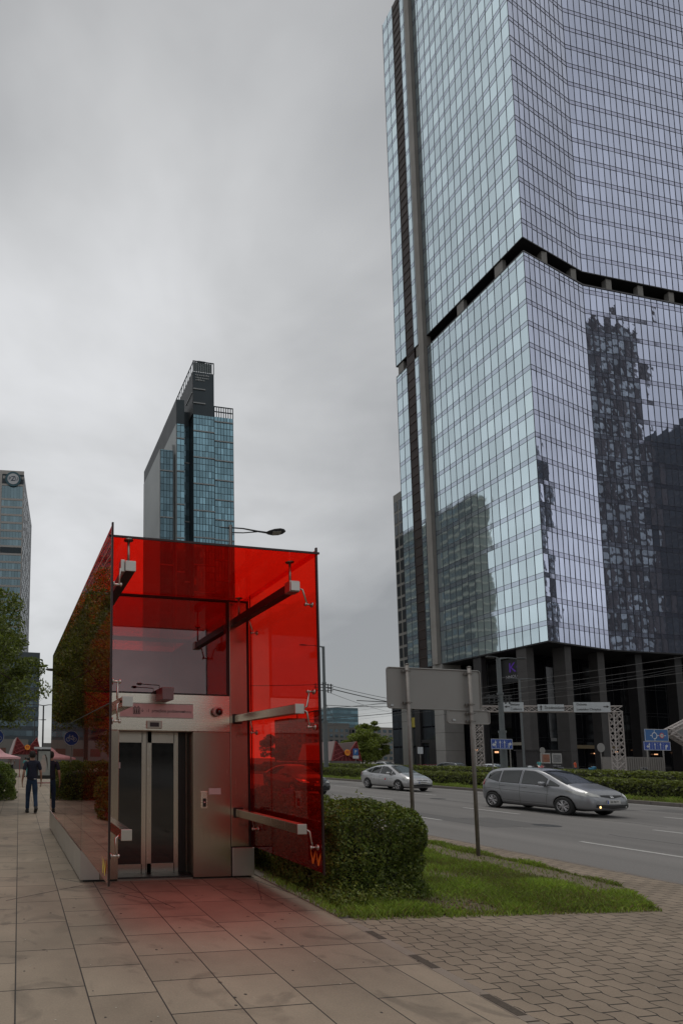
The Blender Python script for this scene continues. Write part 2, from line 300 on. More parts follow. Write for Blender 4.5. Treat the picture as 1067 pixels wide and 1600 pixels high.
# ================================================================ mesh helpers
class MB:
    def __init__(s): s.v = []; s.f = []; s.m = []; s.r = []; s.runs = []; s.mi = 0; s.rn = 0.
    def add(s, vs, fs):
        k = len(s.v); kf = len(s.f); s.v += [tuple(p) for p in vs]
        for f in fs: s.f.append(tuple(k + i for i in f)); s.m.append(s.mi); s.r.append(s.rn)
        s.runs.append((k, len(s.v), kf, len(s.f)))
    def box(s, x0, x1, y0, y1, z0, z1, bev=0):
        if bev:
            b = min(bev, (x1 - x0) / 3, (y1 - y0) / 3, (z1 - z0) / 3)
            pts = []; 
            bm = bmesh.new(); bmesh.ops.create_cube(bm, size=1)
            for v in bm.verts: v.co = Vector(((x0 + x1) / 2 + v.co.x * (x1 - x0), (y0 + y1) / 2 + v.co.y * (y1 - y0), (z0 + z1) / 2 + v.co.z * (z1 - z0)))
            bmesh.ops.bevel(bm, geom=bm.edges[:], offset=b, segments=2, affect='EDGES', profile=.5)
            bm.verts.index_update(); s.add([v.co[:] for v in bm.verts], [[v.index for v in f.verts] for f in bm.faces]); bm.free(); return s
        s.add([(x0, y0, z0), (x1, y0, z0), (x1, y1, z0), (x0, y1, z0), (x0, y0, z1), (x1, y0, z1), (x1, y1, z1), (x0, y1, z1)],
              [(0, 3, 2, 1), (4, 5, 6, 7), (0, 1, 5, 4), (1, 2, 6, 5), (2, 3, 7, 6), (3, 0, 4, 7)]); return s
    def wallbox(s, p0, p1, t0, t1, z0, z1):
        """box along p0->p1 in plan, from t0 to t1 to the right of the direction"""
        d = Vector((p1[0] - p0[0], p1[1] - p0[1])).normalized(); n = Vector((d.y, -d.x))
        a = [Vector(p0[:2]) + n * t0, Vector(p1[:2]) + n * t0, Vector(p1[:2]) + n * t1, Vector(p0[:2]) + n * t1]
        s.prism([(q.x, q.y) for q in a], z0, z1); return s
    def prism(s, poly, z0, z1):
        n = len(poly); ar = sum(poly[i][0] * poly[(i + 1) % n][1] - poly[(i + 1) % n][0] * poly[i][1] for i in range(n))
        if ar < 0: poly = poly[::-1]
        s.add([(x, y, z0) for x, y in poly] + [(x, y, z1) for x, y in poly],
              [tuple(range(n))[::-1], tuple(range(n, 2 * n))] + [(i, (i + 1) % n, n + (i + 1) % n, n + i) for i in range(n)]); return s
    def panel(s, poly, o, ux, uz, t):
        """flat polygon (u,v) in the plane o + u*ux + v*uz, thickness t along ux x uz"""
        o, ux, uz = Vector(o), Vector(ux), Vector(uz); nn_ = ux.cross(uz).normalized(); n = len(poly)
        a = [o + ux * u + uz * v for u, v in poly]; b = [q + nn_ * t for q in a]
        s.add([q[:] for q in a + b], [tuple(range(n))[::-1], tuple(range(n, 2 * n))] + [(i, (i + 1) % n, n + (i + 1) % n, n + i) for i in range(n)]); return s
    def tube(s, pts, r, n=10, caps=True):
        pts = [Vector(p) for p in pts]; rs = r if isinstance(r, (list, tuple)) else [r] * len(pts); rings = []; k = len(s.v)
        up = None
        for i, p in enumerate(pts):
            d = (pts[min(i + 1, len(pts) - 1)] - pts[max(i - 1, 0)]).normalized()
            if up is None: up = d.orthogonal().normalized()
            up = (up - d * up.dot(d)).normalized(); sd = d.cross(up)
            rings.append([p + (up * math.cos(2 * math.pi * j / n) + sd * math.sin(2 * math.pi * j / n)) * rs[i] for j in range(n)])
        fs = []
        for i in range(len(pts) - 1):
            for j in range(n): fs.append((i * n + j, i * n + (j + 1) % n, (i + 1) * n + (j + 1) % n, (i + 1) * n + j))
        if caps: fs += [tuple(range(n))[::-1], tuple((len(pts) - 1) * n + j for j in range(n))]
        s.add([q[:] for rg in rings for q in rg], fs); return s
    def lathe(s, prof, c=(0, 0, 0), axis='z', n=24):
        """prof: list of (radius, height along axis)"""
        vs = []
        for r_, h in prof:
            for j in range(n):
                a = 2 * math.pi * j / n; u, v = r_ * math.cos(a), r_ * math.sin(a)
                vs.append({'z': (c[0] + u, c[1] + v, c[2] + h), 'y': (c[0] + v, c[1] + h, c[2] + u), 'x': (c[0] + h, c[1] + u, c[2] + v)}[axis])
        fs = [(i * n + j, i * n + (j + 1) % n, (i + 1) * n + (j + 1) % n, (i + 1) * n + j) for i in range(len(prof) - 1) for j in range(n)]
        fs += [tuple(range(n))[::-1], tuple((len(prof) - 1) * n + j for j in range(n))]
        s.add(vs, fs); return s
    def build(s, name, mats, parent=None, origin=None, smooth=False, local=False):
        me = bpy.data.meshes.new(name); off = Vector((0, 0, 0))
        if parent is not None and not local: off = world_loc(parent)
        if origin is not None: off = Vector(origin)
        vs = np.array(s.v, dtype=float).reshape(-1, 3) - np.array(off if not local else (0, 0, 0))
        me.from_pydata(vs.tolist(), [], s.f)
        mats = mats if isinstance(mats, (list, tuple)) else [mats]
        for m in mats: me.materials.append(m)
        me.polygons.foreach_set('material_index', s.m)
        if any(s.r): a = me.attributes.new('rnd', 'FLOAT', 'FACE'); a.data.foreach_set('value', s.r)
        if smooth: me.polygons.foreach_set('use_smooth', [True] * len(me.polygons))
        me.update()
        o = bpy.data.objects.new(name, me); col.objects.link(o)
        if parent is not None:
            o.parent = parent
            if origin is not None: o.location = Vector(origin) - world_loc(parent)
        elif origin is not None: o.location = origin
        return o
def each(b, name, mats, parent, limit=100, local=False, smooth=False):
    """one part per added piece; past the limit the rest become one part marked stuff"""
    runs = b.runs; out = []
    for i, (v0, v1, f0, f1) in enumerate(runs[:limit]):
        q = MB(); q.v = b.v[v0:v1]; q.f = [tuple(k - v0 for k in f) for f in b.f[f0:f1]]; q.m = b.m[f0:f1]; q.r = b.r[f0:f1]; out.append(q.build(name, mats, parent, local=local, smooth=smooth))
    if len(runs) > limit:
        v0, f0 = runs[limit][0], runs[limit][2]; q = MB(); q.v = b.v[v0:]; q.f = [tuple(k - v0 for k in f) for f in b.f[f0:]]; q.m = b.m[f0:]; q.r = b.r[f0:]
        tag(q.build(name + '_field', mats, parent, local=local), kind='stuff')
    return out
def world_loc(o):
    p = Vector((0, 0, 0))
    while o is not None: p = p + o.location; o = o.parent
    return p
def tag(o, label=None, cat=None, group=None, kind=None):
    if label: o['label'] = label
    if cat: o['category'] = cat
    if group: o['group'] = group
    if kind: o['kind'] = kind
    return o
def thing(name, loc, label, cat, group=None, rz=0):
    o = bpy.data.objects.new(name, None); col.objects.link(o); o.location = loc; o.rotation_euler.z = rz; o.empty_display_size = .3
    return tag(o, label, cat, group)
def copy_tree(o, parent=None):
    c = o.copy(); col.objects.link(c); c.parent = parent
    for ch in o.children: copy_tree(ch, c)
    return c
def bx(name, m, parent, *a, bev=0): return MB().box(*a, bev=bev).build(name, m, parent)
def text(name, body, size, m, parent, o, ux, uz, ext=.003, align='CENTER', sx=1.):
    cu = bpy.data.curves.new(name, 'FONT'); cu.body = body; cu.size = size; cu.extrude = ext; cu.align_x = align; cu.align_y = 'CENTER'; cu.resolution_u = 2
    to = bpy.data.objects.new('tmp', cu); col.objects.link(to); dg = bpy.context.evaluated_depsgraph_get(); dg.update()
    me = bpy.data.meshes.new_from_object(to.evaluated_get(dg)); bpy.data.objects.remove(to)
    ux, uz = Vector(ux).normalized(), Vector(uz).normalized(); nv = ux.cross(uz)
    off = Vector(o) - (world_loc(parent) if parent is not None else Vector((0, 0, 0)))
    M = Matrix((( *[ux[0] * sx], uz[0], nv[0], off[0]), (ux[1] * sx, uz[1], nv[1], off[1]), (ux[2] * sx, uz[2], nv[2], off[2]), (0, 0, 0, 1)))
    me.transform(M); me.materials.clear(); me.materials.append(m)
    ob = bpy.data.objects.new(name, me); col.objects.link(ob); ob.parent = parent; return ob
def leaves_mesh(name, pts, size, mats, parent, seed=0, split=.5, norm=None, flat=.0):
    """one small folded quad per point; pts Nx3 in world space"""
    g = np.random.default_rng(seed); N = len(pts); pts = np.asarray(pts)
    a = g.normal(size=(N, 3)); a /= np.linalg.norm(a, axis=1)[:, None]
    b = g.normal(size=(N, 3)); b -= (b * a).sum(1)[:, None] * a; b /= np.linalg.norm(b, axis=1)[:, None]
    s_ = (size * g.uniform(.6, 1.35, N))[:, None]
    v = np.stack([pts - a * s_, pts + b * s_ * .55, pts + a * s_, pts - b * s_ * .55], 1) - np.array(world_loc(parent))
    me = bpy.data.meshes.new(name); me.vertices.add(4 * N); me.vertices.foreach_set('co', v.reshape(-1))
    me.loops.add(4 * N); me.loops.foreach_set('vertex_index', np.arange(4 * N)); me.polygons.add(N)
    me.polygons.foreach_set('loop_start', np.arange(N) * 4); me.polygons.foreach_set('loop_total', np.full(N, 4))
    for m in mats: me.materials.append(m)
    if len(mats) > 1: me.polygons.foreach_set('material_index', (g.uniform(size=N) < split).astype(np.int32))
    at = me.attributes.new('rnd', 'FLOAT', 'FACE'); at.data.foreach_set('value', g.uniform(size=N))
    me.update(calc_edges=True); me.validate()
    o = bpy.data.objects.new(name, me); col.objects.link(o); o.parent = parent; return o

# ================================================================ setting
GZ = -.13
def xe(y): return 3.36 - .055 * (5.14 - y) if y < 5.14 else 3.36      # the slab edge leans slightly
def sheet(name, m, poly, z, t=.3, kind='structure'):
    return tag(MB().prism(poly, z - t, z).build(name, m), kind=kind)
sheet('ground', mat('far_ground', (.12, .115, .105), .95, 0, .2, .05), [(-2500, -2500), (2500, -2500), (2500, 2500), (-2500, 2500)], GZ - .012, .5)
rd = [(9.1, -60), (26.3, -60), (26.3, 600), (9.1, 600)]
sheet('road', asphalt, rd, GZ, .008)
sheet('road', asphalt, [(37.2, -60), (55, -60), (55, 600), (37.2, 600)], GZ, .008)
def lines(name, X, starts, L=2.2):
    b = MB()
    for y in starts: b.box(X - .06, X + .06, y, y + L, GZ + .0005, GZ + .004)
    tag(b.build(name, line_paint), kind='structure')
lines('lane_marking', 12.5, [7.9 + 6 * k - 12 for k in range(30)], 2.05)
lines('lane_marking', 16.7, [8.9 + 6.1 * k - 12 for k in range(30)], 2.3)
lines('lane_marking', 20.95, [11.2 + 6.1 * k - 12 for k in range(30)], 2.6)
lines('lane_marking', 46, [5 + 6 * k for k in range(20)], 2.2)
b = MB(); gg = random.Random(4)
for i in range(7):
    x = gg.uniform(10, 25); y = gg.uniform(9, 40); b.box(x, x + gg.uniform(.7, 1.8), y, y + gg.uniform(1.5, 6), GZ + .0002, GZ + .003)
tag(b.build('asphalt_patch', mat('asphalt_repair', (.115, .110, .106), .85, 0, .15, 30., bump=.4, bscale=80)), kind='structure')
b = MB()
for i in range(9):
    x = gg.uniform(9.8, 25.5); y = gg.uniform(7, 34); L_ = gg.randint(5, 14); P = []
    for k in range(L_): P.append((x, y)); x += gg.gauss(0, .06); y += .35
    for p0_, p1_ in zip(P, P[1:]): b.wallbox(p0_, p1_, -.006, .006, GZ + .0003, GZ + .0035)
for x, y in ((14.6, 12.5), (19.2, 21.5)): b.lathe([(.33, 0), (.33, .004)], (x, y, GZ + .0004), 'z', 28)
tag(b.build('crack_sealant', mat('tar', (.03, .03, .03), .6)), kind='structure')
b = MB(); b.box(25.85, 25.97, -60, 300, GZ + .0005, GZ + .004); tag(b.build('edge_line', line_paint), kind='structure')
# pavement of slabs: L-shaped sheet, then plaza up the street
sheet('sidewalk', slabs, [(-14, -12), (xe(-12), -12), (3.36, 5.14), (3.36, 12.6), (3.36, 30), (9.0, 30), (9.0, 140), (-14, 140)], 0.)
sheet('block_paving', blocks, [(xe(-12) + .11, -12), (9.1, -12), (9.1, 5.6), (7.12, 4.95), (3.47, 5.14)], 0., .3)
sheet('block_paving', blocks, [(7.12, 4.95), (9.1, 5.6), (9.1, 30), (8.45, 30), (8.35, 9.), (8.21, 7.2), (7.98, 5.86)], 0., .3)
# edging strip between slabs and blocks with three dark drain grates
b = MB(); y = -12.
while y < 5.1:
    y2 = min(y + .985, 5.14); b.prism([(xe(y) + .003, y), (xe(y) + .107, y), (xe(y2) + .107, y2), (xe(y2) + .003, y2)], -.3, .001); y += 1.
tag(b.build('edging_strip', mat('edging_concrete', (.235, .195, .158), .85, 0, .15, 3., bump=.3, bscale=30)), kind='structure')
b = MB()
for y, h_ in ((4.62, .11), (3.98, .14), (3.22, .15)): b.prism([(xe(y - h_) + .015, y - h_), (xe(y - h_) + .095, y - h_), (xe(y + h_) + .095, y + h_), (xe(y + h_) + .015, y + h_)], .0015, .004)
tag(b.build('edging_stain', mat('dark_gravel_insert', (.085, .068, .052), .95, 0, .4, 80)), kind='structure')
# kerbs
b = MB(); y = 5.62
while y < 90:
    b.box(8.98, 9.1, y, y + .98, -.4, .003, bev=.015); y += 1.
tag(b.build('kerb', kerb_m), kind='structure')
b = MB(); b.box(3.36, 3.48, 5.16, 6.98, -.3, .02, bev=.01); b.box(3.36, 3.48, 7.0, 12, -.3, .02, bev=.01)
for yy in range(12, 30, 2): b.box(3.36, 3.48, yy + .01, yy + 2, -.3, .02, bev=.01)
tag(b.build('garden_kerb', mat('pale_kerb', (.24, .205, .17), .85, 0, .2, 3., bump=.3, bscale=30)), kind='structure')
b = MB(); y = -20
while y < 120:
    b.box(26.3, 26.46, y, y + .99, -.4, .02, bev=.015); b.box(37.04, 37.2, y, y + .99, -.4, .02, bev=.015); y += 1.
tag(b.build('kerb', kerb_m), kind='structure')
sheet('verge_soil', soil, [(3.48, 5.16), (7.15, 4.98), (8.0, 5.85), (8.22, 7.2), (8.35, 9), (8.45, 30), (3.48, 30)], .012)
sheet('median_grass', mat('median_turf', (.075, .095, .030), .95, 0, .4, 3., bump=.5, bscale=20, c2=(.10, .085, .045)), [(26.46, -20), (37.04, -20), (37.04, 300), (26.46, 300)], .012)
sheet('far_pavement', mat('far_paving', (.19, .175, .16), .9, 0, .2, .6), [(55, -60), (200, -60), (200, 400), (55, 400)], 0.)
# a few cut joints fanning out from the lift's corners
b = MB()
def joint(x0, y0, x1, y1, w_=.004): b.wallbox((x0, y0), (x1, y1), -w_, w_, .0006, .0022)
for a in ((.86, 6.9, -.1, 6.3), (.95, 6.85, 1.55, 6.1), (1.35, 6.9, 1.75, 5.75), (3.2, 6.75, 2.85, 5.9), (3.22, 6.9, 3.36, 6.2), (.6, 7.3, .86, 7.05)): joint(*a)
tag(b.build('cut_joint', ink), kind='structure')

# grass on the verge --------------------------------------------------------------
def inside(px, py, poly):
    c = np.zeros(len(px), bool); n = len(poly)
    for i in range(n):
        x0, y0 = poly[i]; x1, y1 = poly[(i + 1) % n]
        if y0 == y1: continue
        k = ((y0 > py) != (y1 > py)) & (px < (x1 - x0) * (py - y0) / (y1 - y0) + x0); c ^= k
    return c
def grass(name, poly, n, h, label, seed=1, dens=None, mats=(grass_m, straw_m), base=.012):
    g = np.random.default_rng(seed); P = np.array(poly); lo, hi = P.min(0), P.max(0)
    x = g.uniform(lo[0], hi[0], n); y = lo[1] + (hi[1] - lo[1]) * g.uniform(0, 1, n) ** 1.5; k = inside(x, y, poly)
    if dens is not None: k &= g.uniform(size=n) < dens(x, y)
    x, y = x[k], y[k]; n = len(x)
    cl = np.array([noise.noise((a * 1.6, b_ * 1.6, seed)) for a, b_ in zip(x, y)])
    hh = h * (.55 + .9 * np.clip(cl + .35, 0, 1.2)) * g.uniform(.5, 1.3, n)
    an = g.uniform(0, 2 * np.pi, n); w_ = g.uniform(.003, .006, n); le = g.uniform(.1, .9, n) * hh; la = g.uniform(0, 2 * np.pi, n)
    dx, dy = np.cos(an) * w_, np.sin(an) * w_; lx, ly = np.cos(la) * le, np.sin(la) * le
    z0 = np.full(n, base)
    v = np.stack([np.stack([x - dx, y - dy, z0], 1), np.stack([x + dx, y + dy, z0], 1), np.stack([x + dx * .7 + lx * .35, y + dy * .7 + ly * .35, z0 + hh * .6], 1), np.stack([x + lx, y + ly, z0 + hh], 1)], 1)
    me = bpy.data.meshes.new(name); me.vertices.add(4 * n); me.vertices.foreach_set('co', v.reshape(-1)); me.loops.add(4 * n); me.loops.foreach_set('vertex_index', np.arange(4 * n))
    me.polygons.add(n); me.polygons.foreach_set('loop_start', np.arange(n) * 4); me.polygons.foreach_set('loop_total', np.full(n, 4))
    for m in mats: me.materials.append(m)
    me.polygons.foreach_set('material_index', (g.uniform(size=n) < np.clip(.24 - cl * .5, .06, .6)).astype(np.int32))
    at = me.attributes.new('rnd', 'FLOAT', 'FACE'); at.data.foreach_set('value', np.clip(g.uniform(size=n) * .7 + cl * .5 + .15, 0, 1)); me.update(calc_edges=True)
    o = bpy.data.objects.new(name, me); col.objects.link(o); return tag(o, label, 'grass', kind='stuff')
verge = [(3.50, 5.13), (7.16, 4.95), (7.98, 5.86), (8.15, 7.2), (8.28, 9), (8.35, 16), (3.55, 16)]
def bare(x, y):
    d = np.ones(len(x)); d[(np.hypot((x - 7.7) / .35, (y - 7.1) / 1.1) < 1)] = .06      # worn strip near the road
    d[(x > 7.35 + .12 * np.sin(y * 3)) & (x < 7.98 + .05 * np.sin(y * 5)) & (y > 5.6) & (y < 9.5)] = .07
    pn = np.array([noise.noise((a * .9 + 40, b_ * .9, 2)) for a, b_ in zip(x, y)]); d *= np.clip(.80 - 1.6 * np.maximum(pn, -.15), .08, 1)
    d[(x < 5.1) & (y < 9.) & (y > 5.55)] = .25; d[(x < 3.95) & (y < 7.2)] = .35
    return d
grass('grass', verge, 300000, .062, 'green ankle high grass on the verge beside the road', 3, bare)
grass('grass', [(26.5, 5), (27.8, 5), (27.8, 60), (26.5, 60)], 26000, .16, 'rough grass strip along the far kerb of the carriageway', 4)
grass('weeds', [(3.34, 5.14), (3.5, 5.14), (3.5, 7.0), (3.36, 7.0)], 900, .05, 'thin weeds along the pale kerb beside the bush', 7, base=.015)
grass('weeds', [(3.47, 5.05), (7.15, 4.86), (7.25, 5.0), (3.47, 5.2)], 5200, .055, 'weeds creeping over the edge of the block paving', 8, base=.002)
g_ = np.random.default_rng(11); n_ = 1500
pl = np.stack([g_.uniform(3.52, 5.6, n_), g_.uniform(5.2, 8.5, n_), g_.uniform(.015, .03, n_)], 1)
lo_ = leaves_mesh('leaf_litter', pl, .018, [litter], None, 3) if False else None
me = None
def litter_mesh():
    b = MB(); g = random.Random(5)
    for i in range(900):
        x, y = g.uniform(3.52, 5.5), 5.2 + 3.2 * g.random() ** 1.6; a = g.uniform(0, 6.3); s = g.uniform(.01, .03); z = .018 + g.uniform(0, .01)
        b.rn = g.random() + .01
        b.add([(x - math.cos(a) * s, y - math.sin(a) * s, z), (x - math.sin(a) * s * .5, y + math.cos(a) * s * .5, z + .012), (x + math.cos(a) * s, y + math.sin(a) * s, z), (x + math.sin(a) * s * .5, y - math.cos(a) * s * .5, z + .004)], [(0, 3, 2, 1)])
    tag(b.build('leaf_litter', litter), 'dead brown leaves under the clipped hedge', 'leaves', kind='stuff')
litter_mesh()
b = MB(); gg = random.Random(21)
for i in range(70):
    x, y = gg.uniform(-.6, 3.2), gg.uniform(3.2, 9.5)
    if x > .8 and y > 6.8: continue
    rr = gg.uniform(.006, .014); b.lathe([(rr, 0), (rr * .8, .0012)], (x, y, .0004), 'z', 9)
tag(b.build('gum_spots', mat('old_gum', (.045, .038, .032), .8)), 'small dark chewing gum spots trodden into the slabs', 'gum spots', kind='stuff')
b = MB()
for i in range(110):
    x, y = gg.uniform(-.6, 7.5), gg.uniform(3.2, 6.8)
    if x > 3.5 and y > 5.0 or x > .8 and y > 6.6: continue
    a = gg.uniform(0, 6.3); s_ = gg.uniform(.003, .010); c_, d_ = math.cos(a) * s_, math.sin(a) * s_
    b.add([(x - c_, y - d_, .004), (x - d_ * .5, y + c_ * .5, .007), (x + c_, y + d_, .004), (x + d_ * .5, y - c_ * .5, .003)], [(0, 3, 2, 1)])
tag(b.build('grit', mat('pale_grit', (.40, .36, .30), .8)), 'scattered pale grit and crumbs on the paving', 'grit', kind='stuff')
# ================================================================ lift kiosk
XL, XR, YF, YB = .855, 3.26, 7.03, 12.3
K = thing('lift_kiosk', (2.06, YF, 0), 'steel street lift kiosk enclosed in tall red glass panes', 'lift kiosk')
def pane(x0, x1, y0, y1, z0, z1, m=red_g, name='glass_pane', edge=True):
    o = bx(name, m, K, x0, x1, y0, y1, z0, z1); return o
g = .006
def XLf(y): return XL - .020 * (y - YF)      # left wall skewed to swing the walking man's reflection past its edge
def skew(x0, x1, y0, y1): return [(XLf(y0) + x0, y0), (XLf(y0) + x1, y0), (XLf(y1) + x1, y1), (XLf(y1) + x0, y1)]
for (x0, ys) in ((None, (5.1, YF - .02, 9.0, 10.7, YB)), (XR, (5.28, YF - .02, 9.0, 10.7, YB))):
    for i in range(4):
        for z0, z1 in ((.43, 2.2), (2.2, 4.04)):
            if x0: pane(x0, x0 + .016, ys[i] + g, ys[i + 1] - g, z0 + g, z1 - g)
            else: MB().prism(skew(-.016, 0, ys[i] + g, ys[i + 1] - g), z0 + g, z1 - g).build('glass_pane', red_side, K)
# dark silicone joints and polished front edges
b = MB()
for yy in (YF - .02, 9.0, 10.7): b.prism(skew(-.014, -.002, yy - .005, yy + .005), .44, 4.03); b.box(XR + .002, XR + .014, yy - .005, yy + .005, .44, 4.03)
b.prism(skew(-.014, -.002, 5.12, YB), 2.195, 2.205); b.box(XR + .002, XR + .014, 5.29, YB, 2.195, 2.205)
each(b, 'silicone_joint', black, K)
b = MB(); b.box(XLf(5.1) - .018, XLf(5.1) + .002, 5.08, 5.105, .42, 4.06); b.box(XR - .002, XR + .018, 5.26, 5.285, .42, 4.06); each(b, 'edge_trim', mat('edge_trim', (.05, .03, .03), .35, .6), K)
for z0, y0, y1 in ((3.955, 5.2, YF - .01), (3.955, YF + .01, 9.6), (3.955, 9.62, YB)):
    bx('roof_pane', red_roof, K, XLf(y0) + .006, XR - .006, y0, y1, z0, z0 + .016)
bx('roof_edge', MATS['edge_trim'], K, XL + .004, XR - .004, 5.185, 5.198, 3.952, 3.974)
pane(XL + .01, XR - .01, YB - .02, YB - .004, .43, 3.94, name='rear_glass')
# steel plinth (sides) with shadow gap
b = MB(); y = YF + .0
for y0, y1 in ((7.03, 8.99), (9.0, 10.69), (10.7, 12.29)):
    b.prism(skew(-.014, .03, y0 + .002, y1), .035, .415); b.box(XR - .03, XR + .014, y0 + .002 if y0 > 7.1 else 7.35, y1, .035, .415)
b.box(XL, XR, YB - .03, YB, .035, .415)
each(b, 'base_plinth', steel_base, K)
bx('shadow_gap', black, K, XL + .03, XR - .02, YF + .06, YB - .05, -.02, .04)
# front: corner sheet, jambs, lintel, columns
bx('corner_sheet', steel_base, K, XL - .012, 1.095, YF, YF + .04, .035, .415)
steel_j = mat('brushed_steel_jamb', (.46, .40, .325), .24, 1., .10, 2., bump=.04, bscale=9., stretch=(60, 60, 1.2))  # darker, browner steel, the mirrored paving's tone put into its colour
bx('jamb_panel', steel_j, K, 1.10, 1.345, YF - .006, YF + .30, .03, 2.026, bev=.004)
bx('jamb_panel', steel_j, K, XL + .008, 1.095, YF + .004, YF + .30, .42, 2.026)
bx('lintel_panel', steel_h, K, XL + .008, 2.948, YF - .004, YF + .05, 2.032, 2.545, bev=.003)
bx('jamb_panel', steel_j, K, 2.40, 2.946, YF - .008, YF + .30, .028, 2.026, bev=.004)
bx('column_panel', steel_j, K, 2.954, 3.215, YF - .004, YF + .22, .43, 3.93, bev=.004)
bx('column_base', steel_base, K, 2.962, XR + .03, YF - .02, YF + .30, .03, .415, bev=.006)
bx('threshold', steel_dark, K, 1.345, 2.40, YF + .02, YF + .42, .0, .022)
# dark frame lines
b = MB()
b.box(3.217, 3.252, YF - .002, YF + .06, .42, 3.95); b.box(2.947, 2.953, YF, YF + .2, .03, 2.54)
b.box(XL + .01, 2.95, YF - .008, YF + .03, 2.547, 2.565); b.box(2.915, 2.953, YF - .006, YF + .05, 2.565, 3.93); b.box(XL + .01, 3.25, YF - .01, YF + .06, 3.925, 3.952)
b.box(2.955, XR + .02, YF - .006, YF + .04, .416, .43); b.box(XL, XR, 9.58, 9.64, 3.88, 3.952); b.box(XL + .01, XR - .01, YB - .06, YB - .02, 3.88, 3.952)
each(b, 'frame_bar', black, K)
bx('front_glass', mauve_g, K, XL + .012, 2.914, YF + .012, YF + .026, 2.567, 3.923)
# recess and sliding doors
b = MB(); b.box(1.345, 1.35, YF + .3, YF + .44, .02, 2.03); b.box(2.395, 2.40, YF + .302, YF + .44, .02, 2.03); b.box(1.345, 2.40, YF + .05, YF + .44, 2.026, 2.034); each(b, 'door_reveal', steel_dark, K)
DY = YF + .30
for x0, x1, nm, dy in ((1.35, 1.80, 'sliding_door', .0), (1.815, 2.285, 'sliding_door', .03)):
    y0 = DY + dy; d = MB(); fw = .055
    d.box(x0, x0 + fw * (.4 if x0 < 1.5 else 1.3), y0, y0 + .03, .025, 2.02); d.box(x1 - fw * 1.2, x1, y0, y0 + .03, .025, 2.02)
    d.box(x0 + .01, x1 - fw, y0, y0 + .03, .025, .16); d.box(x0 + .01, x1 - fw, y0, y0 + .03, 1.87, 2.02)
    do = d.build(nm, steel, K); MB().box(x0 + .02, x1 - .05, y0 + .01, y0 + .02, .15, 1.88).build('glass', door_g, do)
bx('door_post', black, K, 2.29, 2.395, DY + .02, DY + .12, .02, 2.026)
lin = MB(); lin.prism(skew(.03, .06, YF + .05, 10.66), .44, 3.90); lin.box(XR - .10, XR - .06, YF + .24, 10.66, .44, 3.90); lin.box(XL + .06, XR - .1, 10.60, 10.64, .1, 3.90); each(lin, 'shaft_lining', mat('lining', (.030, .012, .012), .5, .1, .3, 2.), K)
bx('shaft', dark_in, K, 1.0, 3.12, DY + .14, 11.9, .02, 2.55)
st = bx('sticker', white_pl, K, 1.365, 1.425, DY - .004, DY + .012, 1.50, 1.585); text('pictogram', 'i', .07, ink, st, (1.395, DY - .006, 1.54), (1, 0, 0), (0, 0, 1), .001)
# name plate over the door
sp = bx('name_plate', white_pl, K, 1.35, 2.40, YF - .014, YF - .005, 2.215, 2.405, bev=.002)
b = MB()
for a_ in ((1.35, 2.40, 2.405, 2.413), (1.35, 2.40, 2.207, 2.215)): b.box(a_[0], a_[1], YF - .018, YF - .005, a_[2], a_[3])
b.build('rim', steel_dark, sp)
text('lettering', '\u2193  -1  przej\u015bcie podziemne', .062, ink, sp, (1.96, YF - .016, 2.305), (1, 0, 0), (0, 0, 1), .001, sx=.92)
text('lettering', 'subway', .052, MATS['grey_casing'], sp, (2.3, YF - .016, 2.305), (1, 0, 0), (0, 0, 1), .001)
b = MB(); f = (1.535, 1.635, 2.255, 2.345)
for a_ in ((f[0], f[1], f[2], f[2] + .008), (f[0], f[1], f[3] - .008, f[3]), (f[0], f[0] + .008, f[2] + .009, f[3] - .009), (f[1] - .008, f[1], f[2] + .009, f[3] - .009)): b.box(a_[0], a_[1], YF - .018, YF - .0145, a_[2], a_[3])
for cx_ in (1.56, 1.585, 1.61):
    b.lathe([(.009, 0), (.009, .0035)], (cx_, YF - .018, 2.328 - .006), 'y', 10); b.box(cx_ - .008, cx_ + .008, YF - .018, YF - .0145, 2.268, 2.31)
for cx_ in (1.562, 1.607): b.panel([(-.012, 0), (.012, 0), (0, .018)], (cx_, YF - .0145, 2.353), (1, 0, 0), (0, 0, 1), .003)
b.build('lift_symbol', ink, sp)
dp_ = bx('floor_display', steel_dark, K, 1.725, 1.945, YF - .03, YF - .004, 2.06, 2.165, bev=.006); bx('screen', mat('display_dark', (.035, .025, .03), .25), dp_, 1.77, 1.90, YF - .033, YF - .029, 2.083, 2.143)
bx('grey_lamp_box', grey_case, K, 1.86, 2.02, YF - .34, YF - .01, 2.43, 2.60, bev=.008)
b = MB(); b.tube([(1.87, YF - .15, 2.60), (1.87, YF - .15, 2.645), (1.62, YF - .15, 2.655)], .006, 8); b.lathe([(.006, 0), (.018, .02), (.018, .06), (.004, .08)], (1.55, YF - .15, 2.655), 'x', 10); b.build('small_antenna', black, K, smooth=True)
cc = MB(); cc.lathe([(.07, 0), (.07, .04), (.062, .07)], (2.745, YF - .078, 2.315), 'y', 28); cam_h = cc.build('camera_housing', mat('ivory_plastic', (.55, .48, .45), .35), K, smooth=True)
cc = MB(); cc.lathe([(.003, -.055), (.026, -.048), (.043, -.026), (.05, 0), (.05, .01)], (2.755, YF - .078, 2.312), 'y', 24); cc.build('dome', mat('camera_dome', (.006, .006, .007), .05, spec=.9), cam_h, smooth=True)
cp = bx('call_panel', steel_h, K, 2.505, 2.60, YF - .03, YF - .006, .96, 1.20, bev=.006); bx('button_field', black, cp, 2.53, 2.578, YF - .034, YF - .029, .985, 1.10, bev=.002)
b = MB(); b.lathe([(.013, 0), (.013, .008)], (2.554, YF - .042, 1.045), 'y', 16); b.build('button', chrome, cp, smooth=True)
